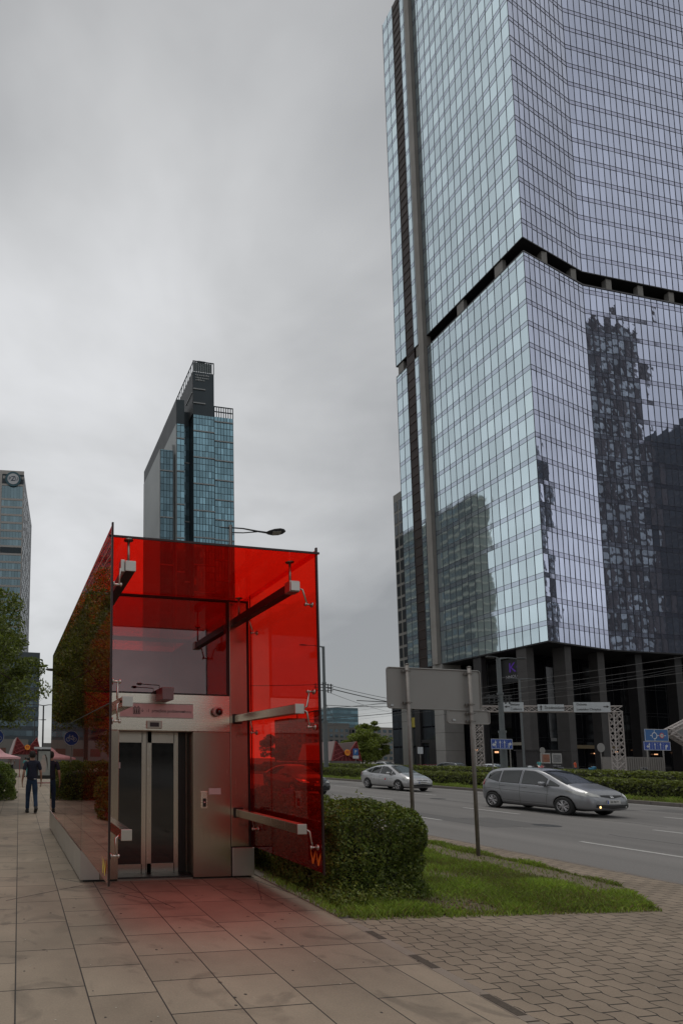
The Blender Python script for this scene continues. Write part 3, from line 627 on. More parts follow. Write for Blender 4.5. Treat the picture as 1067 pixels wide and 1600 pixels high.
bx('small_plaque', white_pl, K, 2.625, 2.80, YF - .014, YF - .007, 1.155, 1.24)
# cantilevered beams with spider fittings
def fitting(b, x, y, z, xs, dirz):
    """arm from the beam to a bolted disc on the glass at x=xs"""
    sg = 1 if xs > x else -1
    b.tube([(x, y, z), (x + sg * .05, y - .02, z + dirz * .03), (xs - sg * .07, y - .03, z + dirz * .20)], [.010, .012, .010], 8)
    b.tube([(xs - sg * .10, y - .03, z + dirz * .20), (xs - sg * .004, y - .03, z + dirz * .20)], [.012, .012], 8)
    b.lathe([(.012, 0), (.033, .006), (.033, .016), (.01, .02)] if sg > 0 else [(.01, -.02), (.033, -.016), (.033, -.006), (.012, 0)], (xs - sg * .025, y - .03, z + dirz * .20), 'x', 18)
    b.lathe([(.008, -.014), (.022, -.008), (.022, .008), (.008, .014)], (xs - sg * .09, y - .03, z + dirz * .20), 'x', 14)
for z, y1, top in ((.90, YF - .002, False), (2.22, YF - .002, False), (3.62, 8.75, True)):
    for x, xs, yf in ((3.06, XR, 5.33), (1.06, XL, 5.10)):
        if top: x += -.02 if x > 2 else .02
        bm_ = MB(); h = .052; bm_.box(x - h, x + h, yf + .012, y1, z - h, z + h, bev=.006)
        bo = bm_.build('beam', steel if not top else mat('top_beam_paint', (.045, .035, .035), .35, .5), K)
        MB().box(x - h - .003, x + h + .003, yf, yf + .014, z - h - .003, z + h + .003, bev=.006).build('end_cap', steel_base, bo)
        f_ = MB(); fs = [(yf + .05, -1)] + ([(yf + .05, 1)] if abs(z - 2.2) < .1 else [])
        if top: fs += [(YF - .25, -1)]
        else: fs += [(YF - .2, -1)]
        hx = x + (h if xs > x else -h)
        for yy, dz in fs: f_ = MB(); fitting(f_, hx, yy, z, xs if x > 2 else XLf(yy), dz); f_.build('glass_fitting', cast, bo, smooth=True)
        if not top: MB().box(x - h - .018, x + h + .018, YF - .012, YF - .001, z - h - .018, z + h + .018).build('collar', black, bo)
        if top:
            for yy in (yf + .12, YF - .15, 8.6):
                r_ = MB(); r_.tube([(x, yy, z + h), (x, yy, 3.95)], .014, 10); r_.lathe([(.05, -.016), (.05, -.008), (.02, 0)], (x, yy, 3.953), 'z', 18); r_.build('hanger_rod', steel_dark, bo, smooth=True)
            MB().box(x - .1 if x < 2 else x - .06, x - .056 if x < 2 else x + .06, yf + .02, yf + .14, z - .06, z + .07, bev=.006).build('junction_box', steel_base, bo)
# warning stickers near the lower front corners of the wing panes
def chevrons(m, x, y0, s, z0):
    b = MB()
    for k in range(2):
        yy = y0 + s * k * .11
        b.panel([(0, .15), (.05, .05), (.09, .16), (.085, .10), (.06, 0), (.035, .0), (0, .09)], (x, yy, z0), (0, s, 0), (0, 0, 1), .0015)
    each(b, 'warning_sticker', m, K)
chevrons(orange_s, XR - .003, 5.31, 1, .50); chevrons(yellow, XL + .004, 5.14, 1, .50)

# ================================================================ tower on the right
TW = thing('glass_office_tower', (100, 85, 0), 'tall mirrored office tower with dark recessed belt and black granite base', 'office tower')
A, B, C = (79.5, 66.0), (95.5, 69.3), (140., 69.3)
Y2 = 95.4
LV = [20.1, 85.2, 87.9, 173.5]
g_t = random.Random(3)
def pane_wall(gl_b, sp_b, mu_b, p0, p1, z0, z1, fh, pw=1.33, spf=.21, first=None, tilt=.006, tall_first=0):
    """panes between p0 and p1 (outside is to the right of p0->p1); every pane is set with its own slight tilt"""
    P0, P1 = Vector(p0), Vector(p1); L = (P1 - P0).length; d = (P1 - P0).normalized(); n = Vector((d.y, -d.x)); nc = max(1, round(L / pw)); w_ = L / nc
    zs = []; z = z0
    if tall_first: zs.append((z, z + tall_first, 'v')); z += tall_first
    while z < z1 - .3:
        zt = min(z + fh * spf, z1); zs.append((z, zt, 's')); z = zt
        if z >= z1 - .3: break
        zt = min(z + fh * (1 - spf), z1); zs.append((z, zt, 'v')); z = zt
    for (za, zb, kd) in zs:
        if isinstance(gl_b, dict): bb = (gl_b if kd == 'v' else sp_b).setdefault((round(za), tuple(p0)), MB())
        else: bb = gl_b if kd == 'v' else sp_b
        for i in range(nc):
            a = P0 + d * (i * w_); c = P0 + d * ((i + 1) * w_); t1, t2 = g_t.gauss(0, tilt) * w_ / 2, g_t.gauss(0, tilt) * (zb - za) / 2
            bb.rn = g_t.random() + .001
            q = [(a, za, -t1 - t2), (c, za, t1 - t2), (c, zb, t1 + t2), (a, zb, -t1 + t2)]
            bb.add([(p.x + n.x * o_, p.y + n.y * o_, zz) for p, zz, o_ in q], [(0, 1, 2, 3)])
        mu_b.wallbox(p0, p1, .0, .03, za - .022, za + .022)
    for i in range(nc + 1):
        a = P0 + d * (i * w_); a0 = a - d * .028; a1 = a + d * .028
        mu_b.wallbox((a0.x, a0.y), (a1.x, a1.y), .0, .05, z0, z1)
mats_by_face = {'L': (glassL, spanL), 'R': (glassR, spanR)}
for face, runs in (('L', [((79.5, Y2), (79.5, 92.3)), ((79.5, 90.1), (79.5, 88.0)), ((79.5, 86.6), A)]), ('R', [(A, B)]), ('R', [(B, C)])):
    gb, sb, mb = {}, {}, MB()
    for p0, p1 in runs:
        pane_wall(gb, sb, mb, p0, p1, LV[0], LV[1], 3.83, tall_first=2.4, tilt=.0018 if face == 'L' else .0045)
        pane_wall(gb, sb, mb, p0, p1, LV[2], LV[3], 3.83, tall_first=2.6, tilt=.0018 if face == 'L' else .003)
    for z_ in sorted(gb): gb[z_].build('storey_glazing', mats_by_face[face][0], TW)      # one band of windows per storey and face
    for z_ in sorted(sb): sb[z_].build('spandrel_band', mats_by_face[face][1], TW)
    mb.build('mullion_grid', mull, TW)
core = [(79.75, Y2 - .2), (79.75, 66.4), (95.4, 69.62), (139.8, 69.62), (139.8, Y2 - .2)]
b = MB(); b.prism(core, LV[0] + .1, LV[1] - .1); b.prism(core, LV[2] + .1, LV[3]); each(b, 'core_wall', void_m, TW)
b = MB(); edge = [(79.45, Y2), (79.45, 65.95), (95.5, 69.22), (140, 69.22), (140, Y2)]
b.prism(edge, LV[0] - .22, LV[0] - .02); b.prism(edge, LV[2] - .2, LV[2] - .02); each(b, 'soffit', soffit_m, TW)
b = MB(); b.prism(edge, LV[1] + .02, LV[1] + .22); b.build('belt_sill', mat('belt_sill', (.10, .095, .10), .5, .3), TW)
inner = [(81.2, Y2 - 1), (81.2, 67.8), (95.0, 70.9), (138, 70.9), (138, Y2 - 1)]
b = MB(); b.prism(inner, LV[1] + .2, LV[2] - .2); b.build('belt_void', void_m, TW)
b = MB()
for (x, y) in ((79.9, 94.2), (79.9, 89.), (79.9, 78.6), (79.9, 70.6)): b.box(x - .25, x + .5, y - .75, y + .75, LV[1] + .22, LV[2] - .2)
for t in (.36, .86):
    x = A[0] + (B[0] - A[0]) * t; y = A[1] + (B[1] - A[1]) * t; b.box(x - .55, x + .55, y + .15, y + .9, LV[1] + .22, LV[2] - .2)
for x in (101.5, 108.5, 115.5, 122.5): b.box(x - .6, x + .6, 69.5, 70.2, LV[1] + .22, LV[2] - .2)
each(b, 'belt_pier', concrete, TW)
# service slot, mast and its granite foot
b = MB(); b.box(79.52, 80.1, 90.12, 92.28, 20, LV[3]); b.build('service_slot', mat('slot_dark', (.045, .033, .030), .5, .4, .3, .25, stretch=(1, 1, 3)), TW)
b = MB()
for zz in np.arange(22, LV[3], 1.92): b.box(79.40, 79.52, 90.2, 92.2, zz, zz + .12)
b.build('slot_grille', mat('slot_bars', (.09, .065, .055), .5, .5), TW)
ma = MB(); ma.box(78.6, 80.4, 86.62, 87.9, 20.0, LV[3]); ms_ = ma.build('mast', mat('mast_concrete', (.30, .285, .265), .8, 0, .15, .35), TW)
b = MB(); b.box(79.2, 83.4, 86.3, 88.6, 0, 20.0); pf = b.build('mast_foot', mat('foot_granite', (.33, .32, .305), .75, 0, .14, .5), TW)
b = MB()
for zz in (3.4, 6.8, 10.2, 13.6, 17): b.box(79.18, 83.42, 86.28, 88.62, zz, zz + .05)
b.build('joint', ink, pf)
# dark recessed ground floors
gb, sb, mb = MB(), MB(), MB()
rec = [(84.0, 86.0), (84.0, 73.8), (97.5, 76.0), (138., 76.0)]
for i in range(3): pane_wall(gb, sb, mb, rec[i], rec[i + 1], .2, 19.6, 4.85, pw=2.4, spf=.12, tilt=.004)
rb = gb.build('recess_glazing', black_glass, TW); sb.build('spandrel_glass', black_glass, rb); mb.build('mullions', void_m, rb)
b = MB(); b.prism([(84.2, 86.), (84.2, 74.2), (97.5, 76.4), (138, 76.4), (138, 96), (84.2, 96)], 0.02, 19.8); b.build('lobby_core', void_m, TW)
for (x, y, sx_, sy_, m) in ((80.3, 79.1, .5, .8, stone_dark), (80.5, 70.8, .7, .85, stone_mid), (85.35, 68.9, .6, .95, stone_mid), (95.1, 71.2, .7, .7, stone_mid), (102.9, 71.2, .7, .7, stone_dark), (111.3, 71.2, .75, .7, stone_dark), (119.6, 71.2, .75, .7, stone_dark)):
    b = MB(); b.box(x - sx_, x + sx_, y - sy_, y + sy_, 0, 19.9); c_ = b.build('column', m, TW)
    b = MB()
    for zz in (3.2, 6.4, 9.6, 12.8, 16.0): b.box(x - sx_ - .012, x + sx_ + .012, y - sy_ - .012, y + sy_ + .012, zz, zz + .04)
    b.build('joint', void_m, c_)
# entrance glazing on the street side beyond the mast
gb, sb, mb = MB(), MB(), MB()
pane_wall(gb, sb, mb, (80.2, 101.5), (80.2, 88.7), .2, 19.8, 3.9, pw=1.8, spf=.1, tilt=.006); lb = gb.build('lobby_glazing', lobby_glass, TW); sb.build('spandrel_glass', black_glass, lb); mb.build('mullions', mull, lb)
b = MB(); b.box(80.5, 88, 88.7, 101.3, 0.02, 19.8); b.build('lobby_core', void_m, TW)
b = MB(); b.box(79.6, 80.15, 92.9, 94.3, 0, 19.7); b.box(79.7, 80.15, 89.1, 90.9, 0, 5); b.box(79.7, 80.15, 88.7, 93, 5.0, 5.6); each(b, 'portal', stone_dark, TW)
b = MB(); b.box(79.95, 80.12, 94.6, 95.9, 8.3, 10.3); b.build('banner', mat('yellow_banner', (.40, .33, .06), .7), TW)
b = MB(); b.box(80.3, 80.6, 70.4, 71.6, 13.8, 14.1)
# lit shop sign inside the recess
so_ = bx('shop_sign', void_m, TW, 82.3, 82.42, 72.4, 77.0, 15.0, 19.0)
purple = mat('lit_purple', (.05, .02, .14), .5, emit=((.22, .05, .8), .09)); greyl = mat('lit_grey', (.3, .3, .32), .5, emit=((.5, .5, .55), .05))
text('lettering', 'KC', 2.3, purple, so_, (82.28, 74.0, 17.4), (0, -1, 0), (0, 0, 1), .03, sx=.9)
text('lettering', 'HNOLOGY', .72, greyl, so_, (82.28, 74.2, 15.9), (0, -1, 0), (0, 0, 1), .02)
lm = mat('warm_window', (.3, .15, .08), .5, emit=((1, .5, .25), 1.0))
b = MB()
for (x, y, z, w_) in ((83.85, 84.2, 3.4, .5), (83.85, 82.7, 3.4, .5), (83.85, 80., 3.0, .7)): b.box(x - .1, x, y - w_ / 2, y + w_ / 2, z, z + .3)
each(b, 'lit_lamp', lm, TW)
b = MB()
for k in range(9): b.box(86.2 + k * 4.4, 86.6 + k * 4.4, 75.6, 75.9, 3.0 + (k % 3) * .35, 3.16 + (k % 3) * .35)
each(b, 'lit_lamp', lm, TW)
b = MB()
for x in (88.6, 90.9, 104.0, 106.3, 117.0): b.box(x, x + 1.9, 75.7, 75.85, .1, 2.7)
each(b, 'glass_door', MATS['lobby_glass'], TW)
b = MB(); b.box(83.6, 83.9, 74.6, 78.6, 4.3, 4.8); b.build('shop_fascia', mat('fascia', (.32, .29, .23), .6), TW)
b = MB(); b.box(92, 104, 75.2, 75.9, 3.9, 4.5); b.build('canopy_fascia', mat('fascia_ochre', (.20, .15, .08), .6), TW)

# grey framed block beyond the tower
NB = thing('grey_framed_block', (84, 97, 0), 'narrow grey framed block peeping past the left edge of the mirrored tower', 'building')
b = MB(); b.box(79.7, 95, 95.6, 98.1, 0, 59.5); b.build('wall', mat('frame_grey', (.24, .235, .22), .7, 0, .1, .3), NB)
b = MB()
for k in range(14):
    z = 20.5 + k * 2.7
    for y0 in (95.75, 97.0): b.box(79.62, 79.72, y0, y0 + .85, z, z + 2.1)
each(b, 'window', lobby_glass, NB)

# ================================================================ far towers
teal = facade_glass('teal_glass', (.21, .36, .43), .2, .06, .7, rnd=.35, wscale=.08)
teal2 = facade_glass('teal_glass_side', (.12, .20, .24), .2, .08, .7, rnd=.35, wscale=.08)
crown_m = mat('crown_cladding', (.028, .042, .050), .5, .3, .1, .1)
whiteclad = mat('white_cladding', (.36, .38, .38), .6, .1, .06, .06)
strip_m = mat('pale_strip', (.30, .31, .31), .6)
lineteal = mat('teal_mullion', (.04, .08, .10), .5)
MT = thing('teal_stepped_tower', (88, 260, 0), 'tall stepped teal glass tower with dark crown behind the red roof glass', 'office tower')
def volume(name, x0, x1, y0, y1, zt, gm, z_dark=None, side=None, ev=4, ph=0, off=0):
    gb, mb, sb = MB(), MB(), MB(); n = max(2, round((x1 - x0) / 1.7)); w_ = (x1 - x0) / n; zg = z_dark or zt
    z = 60.; k = 0
    while z < zg - .5:
        zt2 = min(z + 3.6, zg)
        for i in range(n):
            gb.rn = g_t.random() + .01; xa = x0 + i * w_; t = g_t.gauss(0, .01)
            gb.add([(xa, y0 - t, z), (xa + w_, y0 + t, z), (xa + w_, y0 + t, zt2), (xa, y0 - t, zt2)], [(0, 1, 2, 3)])
        mb.box(x0, x1, y0 - .08, y0 - .02, z - .12, z + .12)
        if (k + ph) % ev == 0: sb.box(x0 - .05, x1 + .05, y0 - .35, y0 - .09, z - .3, z + .3)
        z = zt2; k += 1
    for i in range(n + 1): mb.box(x0 + i * w_ - .07, x0 + i * w_ + .07, y0 - .18, y0 - .021, 60, zg)
    p = gb.build(name, gm, MT); mb.build('mullions', lineteal, p); sb.build('floor_band', strip_m, p)
    b = MB(); b.box(x0 + .1, x1 - .1, y0 + .25, y1, 0, zg - .1); b.build('core', crown_m, p)
    if z_dark: b = MB(); b.box(x0, x1, y0, y1, z_dark, zt); b.build('dark_crown', crown_m, p)
    if side: b = MB(); b.box(x0 - .4, x0 + .05, y0 + .1, y1, 0, zg); b.build('side_wall', side, p)
    return p
volume('front_bay', 97.2, 107.6, 248.5, 285, 181.5, teal, ev=3)
pv = volume('centre_bay', 85.2, 96.6, 247.5, 326, 204.5, teal, z_dark=180.5, ev=4, ph=1, side=None)
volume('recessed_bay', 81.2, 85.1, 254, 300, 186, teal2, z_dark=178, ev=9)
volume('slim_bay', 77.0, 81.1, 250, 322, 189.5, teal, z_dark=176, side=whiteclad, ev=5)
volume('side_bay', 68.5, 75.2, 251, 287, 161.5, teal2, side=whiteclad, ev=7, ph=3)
b = MB(); b.box(75.3, 76.5, 253, 290, 0, 166); b.build('link_wall', whiteclad, MT)
b = MB(); b.box(84.8, 85.15, 247.6, 326, 181, 204.5); b.box(76.6, 76.95, 250, 322, 176, 189.5); each(b, 'crown_side', mat('crown_side', (.075, .08, .085), .6, .1, .1, .1), MT)
b = MB()
for x0, x1, y0, zb, zt in ((85.2, 96.6, 247.5, 204.5, 210.8), (97.2, 107.6, 248.5, 181.5, 187.5)):
    n = 9 if zt > 200 else 8; w_ = (x1 - x0) / n
    for i in range(n + 1): b.box(x0 + i * w_ - .18, x0 + i * w_ + .18, y0, y0 + .4, zb, zt)
    b.box(x0, x1, y0, y0 + .4, zt - .4, zt); b.box(x0, x1, y0, y0 + .4, (zb + zt) / 2 - .2, (zb + zt) / 2 + .2) if zt < 200 else None
    b.box(x0, x0 + .4, y0, y0 + (60 if zt > 200 else 20), zt - .5, zt)
for i in range(24): b.box(85.2, 85.5, 248 + i * 3.2, 248.4 + i * 3.2, 204.5, 210.6)
b.build('roof_screen', crown_m, MT)
b = MB(); b.box(85.6, 95.3, 247.9, 248.1, 205.2, 210.2); b.build('screen_panels', mat('screen_panel', (.26, .29, .29), .6), MT)
b = MB(); b.box(85.2, 91.8, 247.1, 247.45, 194.5, 195.1); b.box(85.2, 91.8, 247.1, 247.45, 186.7, 187.3); b.box(84.4, 84.8, 247.6, 258, 192.5, 193.0); b.box(88, 92.2, 248, 250, 211.0, 211.4); each(b, 'pale_ledge', strip_m, MT)
b = MB(); gg = random.Random(9)
for zz in (202.4, 200.9, 199.6):
    x = 86.4
    while x < 93.6 - (199.6 == zz) * 2.5:
        wd = gg.uniform(.3, .9); b.box(x, x + wd, 247.3, 247.45, zz, zz + gg.uniform(.6, 1.)); x += wd + gg.uniform(.15, .5)
b.build('roof_louvre', strip_m, MT)

# rotated pale tower on the left with the round sign
PT = thing('pale_grid_tower', (-1.3, 300, 0), 'pale tower with teal window bands and a round sign at its top', 'office tower', rz=R(-5))
frame_m = mat('pale_frame', (.42, .395, .37), .7, 0, .06, .1); teal3 = facade_glass('band_glass', (.24, .34, .38), .15, .06, .7, rnd=.3, wscale=.1)
dark_side = mat('side_cladding', (.10, .11, .12), .5, .2, .1, .1)
def pl_(mb, name, m): return mb.build(name, m, PT, local=True)
b = MB(); b.box(-60, -.05, .3, 70, 0, 167.5); pl_(b, 'core', dark_side)
b = MB(); mb2 = MB()
TZ = 169.
b.box(-60, 0, 0, .6, TZ - 2.2, TZ)
z = TZ - 17.8; spans = [(TZ - 17, TZ - 9.3)]
zz = TZ - 17
for k in range(32):
    spans.append((zz - 4.75 + .0, zz - 4.75 + 3.55)); zz -= 4.75
for i, (za, zb) in enumerate(spans):
    gb = MB()
    for xb in (-12.7, -27, -41.3, -55.6):
        dark = i == 7
        n = 7
        for j in range(n):
            gb.mi = 1 if dark else 0
            gb.rn = g_t.random() * .8 + .01; xa = xb + j * 12.2 / n
            gb.add([(xa, .18, za), (xa + 12.2 / n, .18, za), (xa + 12.2 / n, .18, zb), (xa, .18, zb)], [(0, 1, 2, 3)])
            mb2.box(xa - .05, xa + .05, .08, .17, za, zb)
    b.box(-60, -.3, .0, .5, zb, spans[i - 1][0] if i else TZ - 8.2)
    gb.build('window_band', [teal3, crown_m], PT, local=True)
for xb in (-14.2, -28.5, -42.8): b.box(xb, xb + 1.5, -.1, .55, 0, TZ - 2.2)
b.box(-.5, 0, -.05, .55, 0, TZ - 8.2)
b.build('facade_frame', frame_m, PT, local=True); mb2.build('mullions', lineteal, PT, local=True)
b = MB(); b.box(-60, -.3, .12, .5, TZ - 8.2, TZ - 2.2); pl_(b, 'sign_backdrop', crown_m)
b = MB()
for xx in (-11.6, -1.9): 
    for k2 in range(2): b.box(xx + k2 * 1.3 - .5, xx + k2 * 1.3 + .4, .02, .11, TZ - 5., TZ - 3.4)
each(b, 'roof_light', frame_m, PT, local=True)
b = MB(); gg = random.Random(2)
for k in range(36):
    zz = TZ - 6 - k * 4.75
    for y_ in np.arange(2, 56, 5.4):
        if gg.random() < .75: b.box(-.02, .12, y_, y_ + 2.0, zz - 3.6, zz - .6)
each(b, 'side_window', teal2, PT, local=True)
def disc(name, rr, m, y, parent): b_ = MB(); b_.lathe([(rr, 0), (rr, .3)], (-6.2, y, TZ - 5.4), 'y', 40); return b_.build(name, m, parent, local=True, smooth=False)
ds = disc('round_sign', 4.5, mat('sign_teal_rim', (.03, .10, .13), .4), -.6, PT)
ds2 = disc('disc', 3.3, mat('sign_pale', (.55, .56, .58), .5), -.75, ds)
for ch_, dx, sz in (('P', -2.0, 2.8), ('Z', -.0, 4.2), ('U', 2.0, 2.8)):
    t_ = text('letter', ch_, sz, mat('sign_navy', (.02, .045, .09), .5), None, (0, 0, 0), (1, 0, 0), (0, 0, 1), .05); t_.parent = ds; t_.location = (-6.2 + dx, -.83, TZ - 5.4)

# dark glass block below it, and low far buildings
def simple_block(name, x0, x1, y0, y1, zt, wall, win, label, cat='building', fh=3.4, pw=3.0, band=False, group=None, zs=1., side=True, yf=None):
    o = thing(name, ((x0 + x1) / 2, (y0 + y1) / 2, 0), label, cat, group)
    b = MB(); b.box(x0, x1, y0, y1, 0, zt); b.build('wall', wall, o)
    wb = MB(); z = 1.5
    zz_ = []
    while z + 2 < zt - .6: zz_.append(z); z += fh
    for z in zz_[::-1]:
        n = max(1, int((x1 - x0) / pw))
        for i in range(n):
            wb.rn = g_t.random() + .01; xa = x0 + (i + .5) * (x1 - x0) / n; hw = (x1 - x0) / n * (.5 if band else .3)
            yy = y0 if yf is None else yf; wb.box(xa - hw + .05, xa + hw - .05, yy - .06, yy + .06, z, z + fh * .55)
    for z in zz_[::-1]:
        if side:
            n = max(1, int((y1 - y0) / pw))
            for i in range(n):
                wb.rn = g_t.random() + .01; ya = y0 + (i + .5) * (y1 - y0) / n; hw = (y1 - y0) / n * (.5 if band else .3)
                wb.box(x0 - .06, x0 + .01, ya - hw + .05, ya + hw - .05, z, z + fh * .55)
                wb.box(x1 - .01, x1 + .06, ya - hw + .05, ya + hw - .05, z, z + fh * .55)
    each(wb, 'window', win, o); return o
dwall = mat('dark_wall', (.07, .085, .095), .5, .2, .15, .1); gwall = mat('grey_wall', (.17, .165, .155), .8, 0, .12, .1); bwall = mat('blue_wall', (.10, .17, .20), .5, .2, .1, .05); lwall = mat('light_wall', (.27, .255, .235), .8, 0, .1, .1)
rwall = mat('rust_wall', (.13, .06, .045), .8)
win_d = facade_glass('small_window', (.07, .10, .12), .3, .08, .6, rnd=.5, wscale=.3)
simple_block('dark_glass_block', -32, 7.2, 205, 240, 42, dwall, win_d, 'dark glazed block showing below the tree beside the lamp posts', fh=3.8, pw=2.2, band=True)
simple_block('low_grey_block', -30, 2.0, 118, 130, 5.2, gwall, rwall, 'low grey block with rust brown windows behind the pink tent', fh=3.2, pw=4)
simple_block('pale_blue_tower', 195, 212.5, 300, 322, 34, bwall, teal2, 'pale blue office tower far beyond the fresh green trees', fh=3.6, pw=2.4, band=True)
simple_block('blue_office_block', 181, 195, 330, 350, 29, bwall, teal2, 'lower blue office block beside the pale blue tower', fh=3.6, pw=2.8, band=True)
simple_block('balcony_block', 150, 182, 265, 285, 21.5, gwall, win_d, 'grey apartment block left of the pale blue tower', fh=3.0, pw=3.2)
simple_block('balcony_block', 186, 214, 262, 280, 19.5, lwall, win_d, 'pale apartment block directly behind the fresh green trees', fh=3.0, pw=3.4)
simple_block('beige_block', 190, 204, 215, 230, 16, mat('beige_wall', (.30, .22, .17), .8), win_d, 'small beige building right of the fresh green trees', fh=3.2, pw=3.5)
simple_block('distant_block', 24, 60, 520, 545, 14, gwall, win_d, 'low hazy block at the far end of the street', fh=3.4, pw=4)

# buildings behind and beside the viewer, seen only as reflections in the glass
brown = mat('brown_fin', (.055, .035, .028), .6)
def refl_tower(name, x0, x1, y0, y1, zt, label, wall, win, fin=None, fh=3.8, nfin=5):
    o = thing(name, ((x0 + x1) / 2, (y0 + y1) / 2, 0), label, 'tower'); b = MB(); b.box(x0, x1, y0, y1, 0, zt); b.build('wall', wall, o)
    sb_ = MB(); z = 6
    while z < zt - 3:
        wb = MB()
        for i in range(int((x1 - x0) / 2.6)):
            wb.rn = random.random() + .01; xa = x0 + i * 2.6 + .3
            if random.random() < .96: wb.box(xa - .1, xa + 2.3, y1 - .01, y1 + .15, z, z + 2.6)
        for i in range(int((y1 - y0) / 2.6)):
            wb.rn = random.random() + .01; ya = y0 + i * 2.6 + .3
            wb.box(x0 - .15, x0 + .01, ya, ya + 2., z, z + 2.6); wb.box(x1 - .01, x1 + .15, ya, ya + 2., z, z + 2.6)
        sb_.box(x0 - .25, x1 + .25, y0 - .25, y1 + .25, z + 2.9, z + 3.3); z += fh
        wb.build('storey_windows', win, o)
    each(sb_, 'floor_slab', mat('slab_edge', (.10, .10, .095), .7) if 'slab_edge' not in MATS else MATS['slab_edge'], o)
    if fin:
        f_ = MB()
        for i in range(nfin):
            xa = x0 + (i + .5) * (x1 - x0) / nfin; f_.box(xa - .9, xa + .9, y1, y1 + 1.4, 0, zt + (4 if i % 2 else 1))
        each(f_, 'fin', fin, o)
    return o
win_r = mat('reflected_window', (.72, .80, .84), .3, 0, .25, .5, rnd=.35)
refl_tower('brown_finned_tower', 203, 246, -52, -20, 178, 'brown finned residential tower mirrored in the front of the glass tower', mat('charcoal_wall', (.06, .055, .055), .7), win_r, brown, nfin=6)
refl_tower('slim_dark_tower', 268.5, 275, 5, 12, 150, 'slim dark tower mirrored at the corner of the glass tower', MATS['charcoal_wall'], win_d, None)
refl_tower('blue_grey_tower', 258, 300, -40, -13, 138, 'blue grey tower mirrored at the right edge of the glass tower', dwall, win_d, brown, nfin=3)
def banded(name, x0, x1, y0, y1, zt, label):
    o = thing(name, ((x0 + x1) / 2, (y0 + y1) / 2, 0), label, 'office block'); b = MB(); b.box(x0, x1, y0, y1, 0, zt); b.build('wall', mat('khaki_wall', (.24, .25, .21), .6), o)
    sb_ = MB(); z = 3
    while z < zt - 3:
        wb = MB()
        for i in range(int((y1 - y0) / 3)):
            if random.random() < .9: wb.rn = random.random() + .01; wb.box(x1 - .01, x1 + .15, y0 + 3 * i + .3, y0 + 3 * i + 2.7, z, z + 2.4)
        sb_.box(x0, x1 + .4, y0 - .3, y1 + .3, z + 2.9, z + 3.7); z += 4.4
        wb.build('storey_windows', win_d, o)
    each(sb_, 'floor_slab', mat('sand_band', (.50, .46, .38), .7), o)
banded('sand_banded_block', -49, -40, 196, 258, 122, 'sand banded office block mirrored low in the street side of the glass tower')
simple_block('pale_long_block', -40, 120, -158, -140, 17, lwall, win_d, 'long pale block mirrored in the lift doors', fh=3.2, pw=3.4, yf=-140)
# ================================================================ vegetation
def tree(name, loc, H_, rx, rz_, cz, n, ls, label, mats, seed, group=None, trunk=.16, ncl=46, clr=.55, ry=None, trunk_h=None, fill=.25):
    T = thing(name, loc, label, 'tree', group); g = np.random.default_rng(seed); ry = ry or rx
    # clump centres spread through the crown, uneven outline
    cs = []
    while len(cs) < ncl:
        p = g.normal(size=3); p /= np.linalg.norm(p); r = g.uniform(fill, 1) ** .5 * g.uniform(.82, 1.08)
        q = np.array([p[0] * rx * r, p[1] * ry * r, p[2] * rz_ * r + cz])
        if q[2] > .8: cs.append(q)
    cs = np.array(cs); b = MB(); th = trunk_h or max(1.2, cz - rz_ * .75); top = Vector((g.normal() * .15, g.normal() * .15, cz + rz_ * .45))
    mid = Vector((g.normal() * .08, g.normal() * .08, th))
    L = Vector(loc); b.tube([L + Vector((0, 0, -.1)), L + Vector((0, 0, .25)), L + mid, L + (mid + top) / 2 + Vector((.1, .05, 0)), L + top], [trunk * 1.5, trunk, trunk * .8, trunk * .45, trunk * .12], 10)
    tk = b.build('trunk', bark, T, smooth=True); b = MB()
    for c in cs:
        t = g.uniform(.0, .8); s = mid.lerp(top, t); e = Vector(c); m_2 = s.lerp(e, .5) + Vector((0, 0, .12 * (e - s).length * .5))
        b.tube([L + s, L + m_2, L + e], [trunk * .28 * (1 - t * .5), trunk * .16, trunk * .05], 5, caps=False)
    b.build('limbs', bark, T, smooth=True)
    k = g.integers(0, ncl, n); rad = clr * g.uniform(.65, 1.4, ncl)[k]; d = g.normal(size=(n, 3)); d /= np.linalg.norm(d, axis=1)[:, None]
    pts = cs[k] + d * (rad * g.uniform(.15, 1, n) ** .45)[:, None] * np.array([1.15, 1.15, .72]) + np.array(loc)
    pts = pts[pts[:, 2] > .5]
    leaves_mesh('crown', pts, ls, mats, T, seed, .4); return T
SW = 'trees along the left of the sidewalk'
tree('leafy_tree', (-2.7, 18.6, 0), 8, 3.7, 3.0, 4.75, 60000, .052, 'broad dark green tree beside the left hedge, its twigs against the pale tower', [leaf_d, leaf_l], 5, SW, ncl=85, clr=.62, trunk=.17, fill=.2)
tree('leafy_tree', (-5.2, 32, 0), 13, 4.3, 5.2, 8.6, 34000, .10, 'tall tree mirrored in the left glass wall of the lift', [leaf_d, leaf_l], 6, SW, ncl=70, clr=1.0, trunk=.25)
tree('leafy_tree', (-5.6, 45, 0), 14, 4.6, 5.6, 9.2, 26000, .13, 'farthest tall tree of the sidewalk row', [leaf_d, leaf_l], 8, SW, ncl=60, clr=1.2, trunk=.25)
FT = 'fresh green trees beyond the crossing'
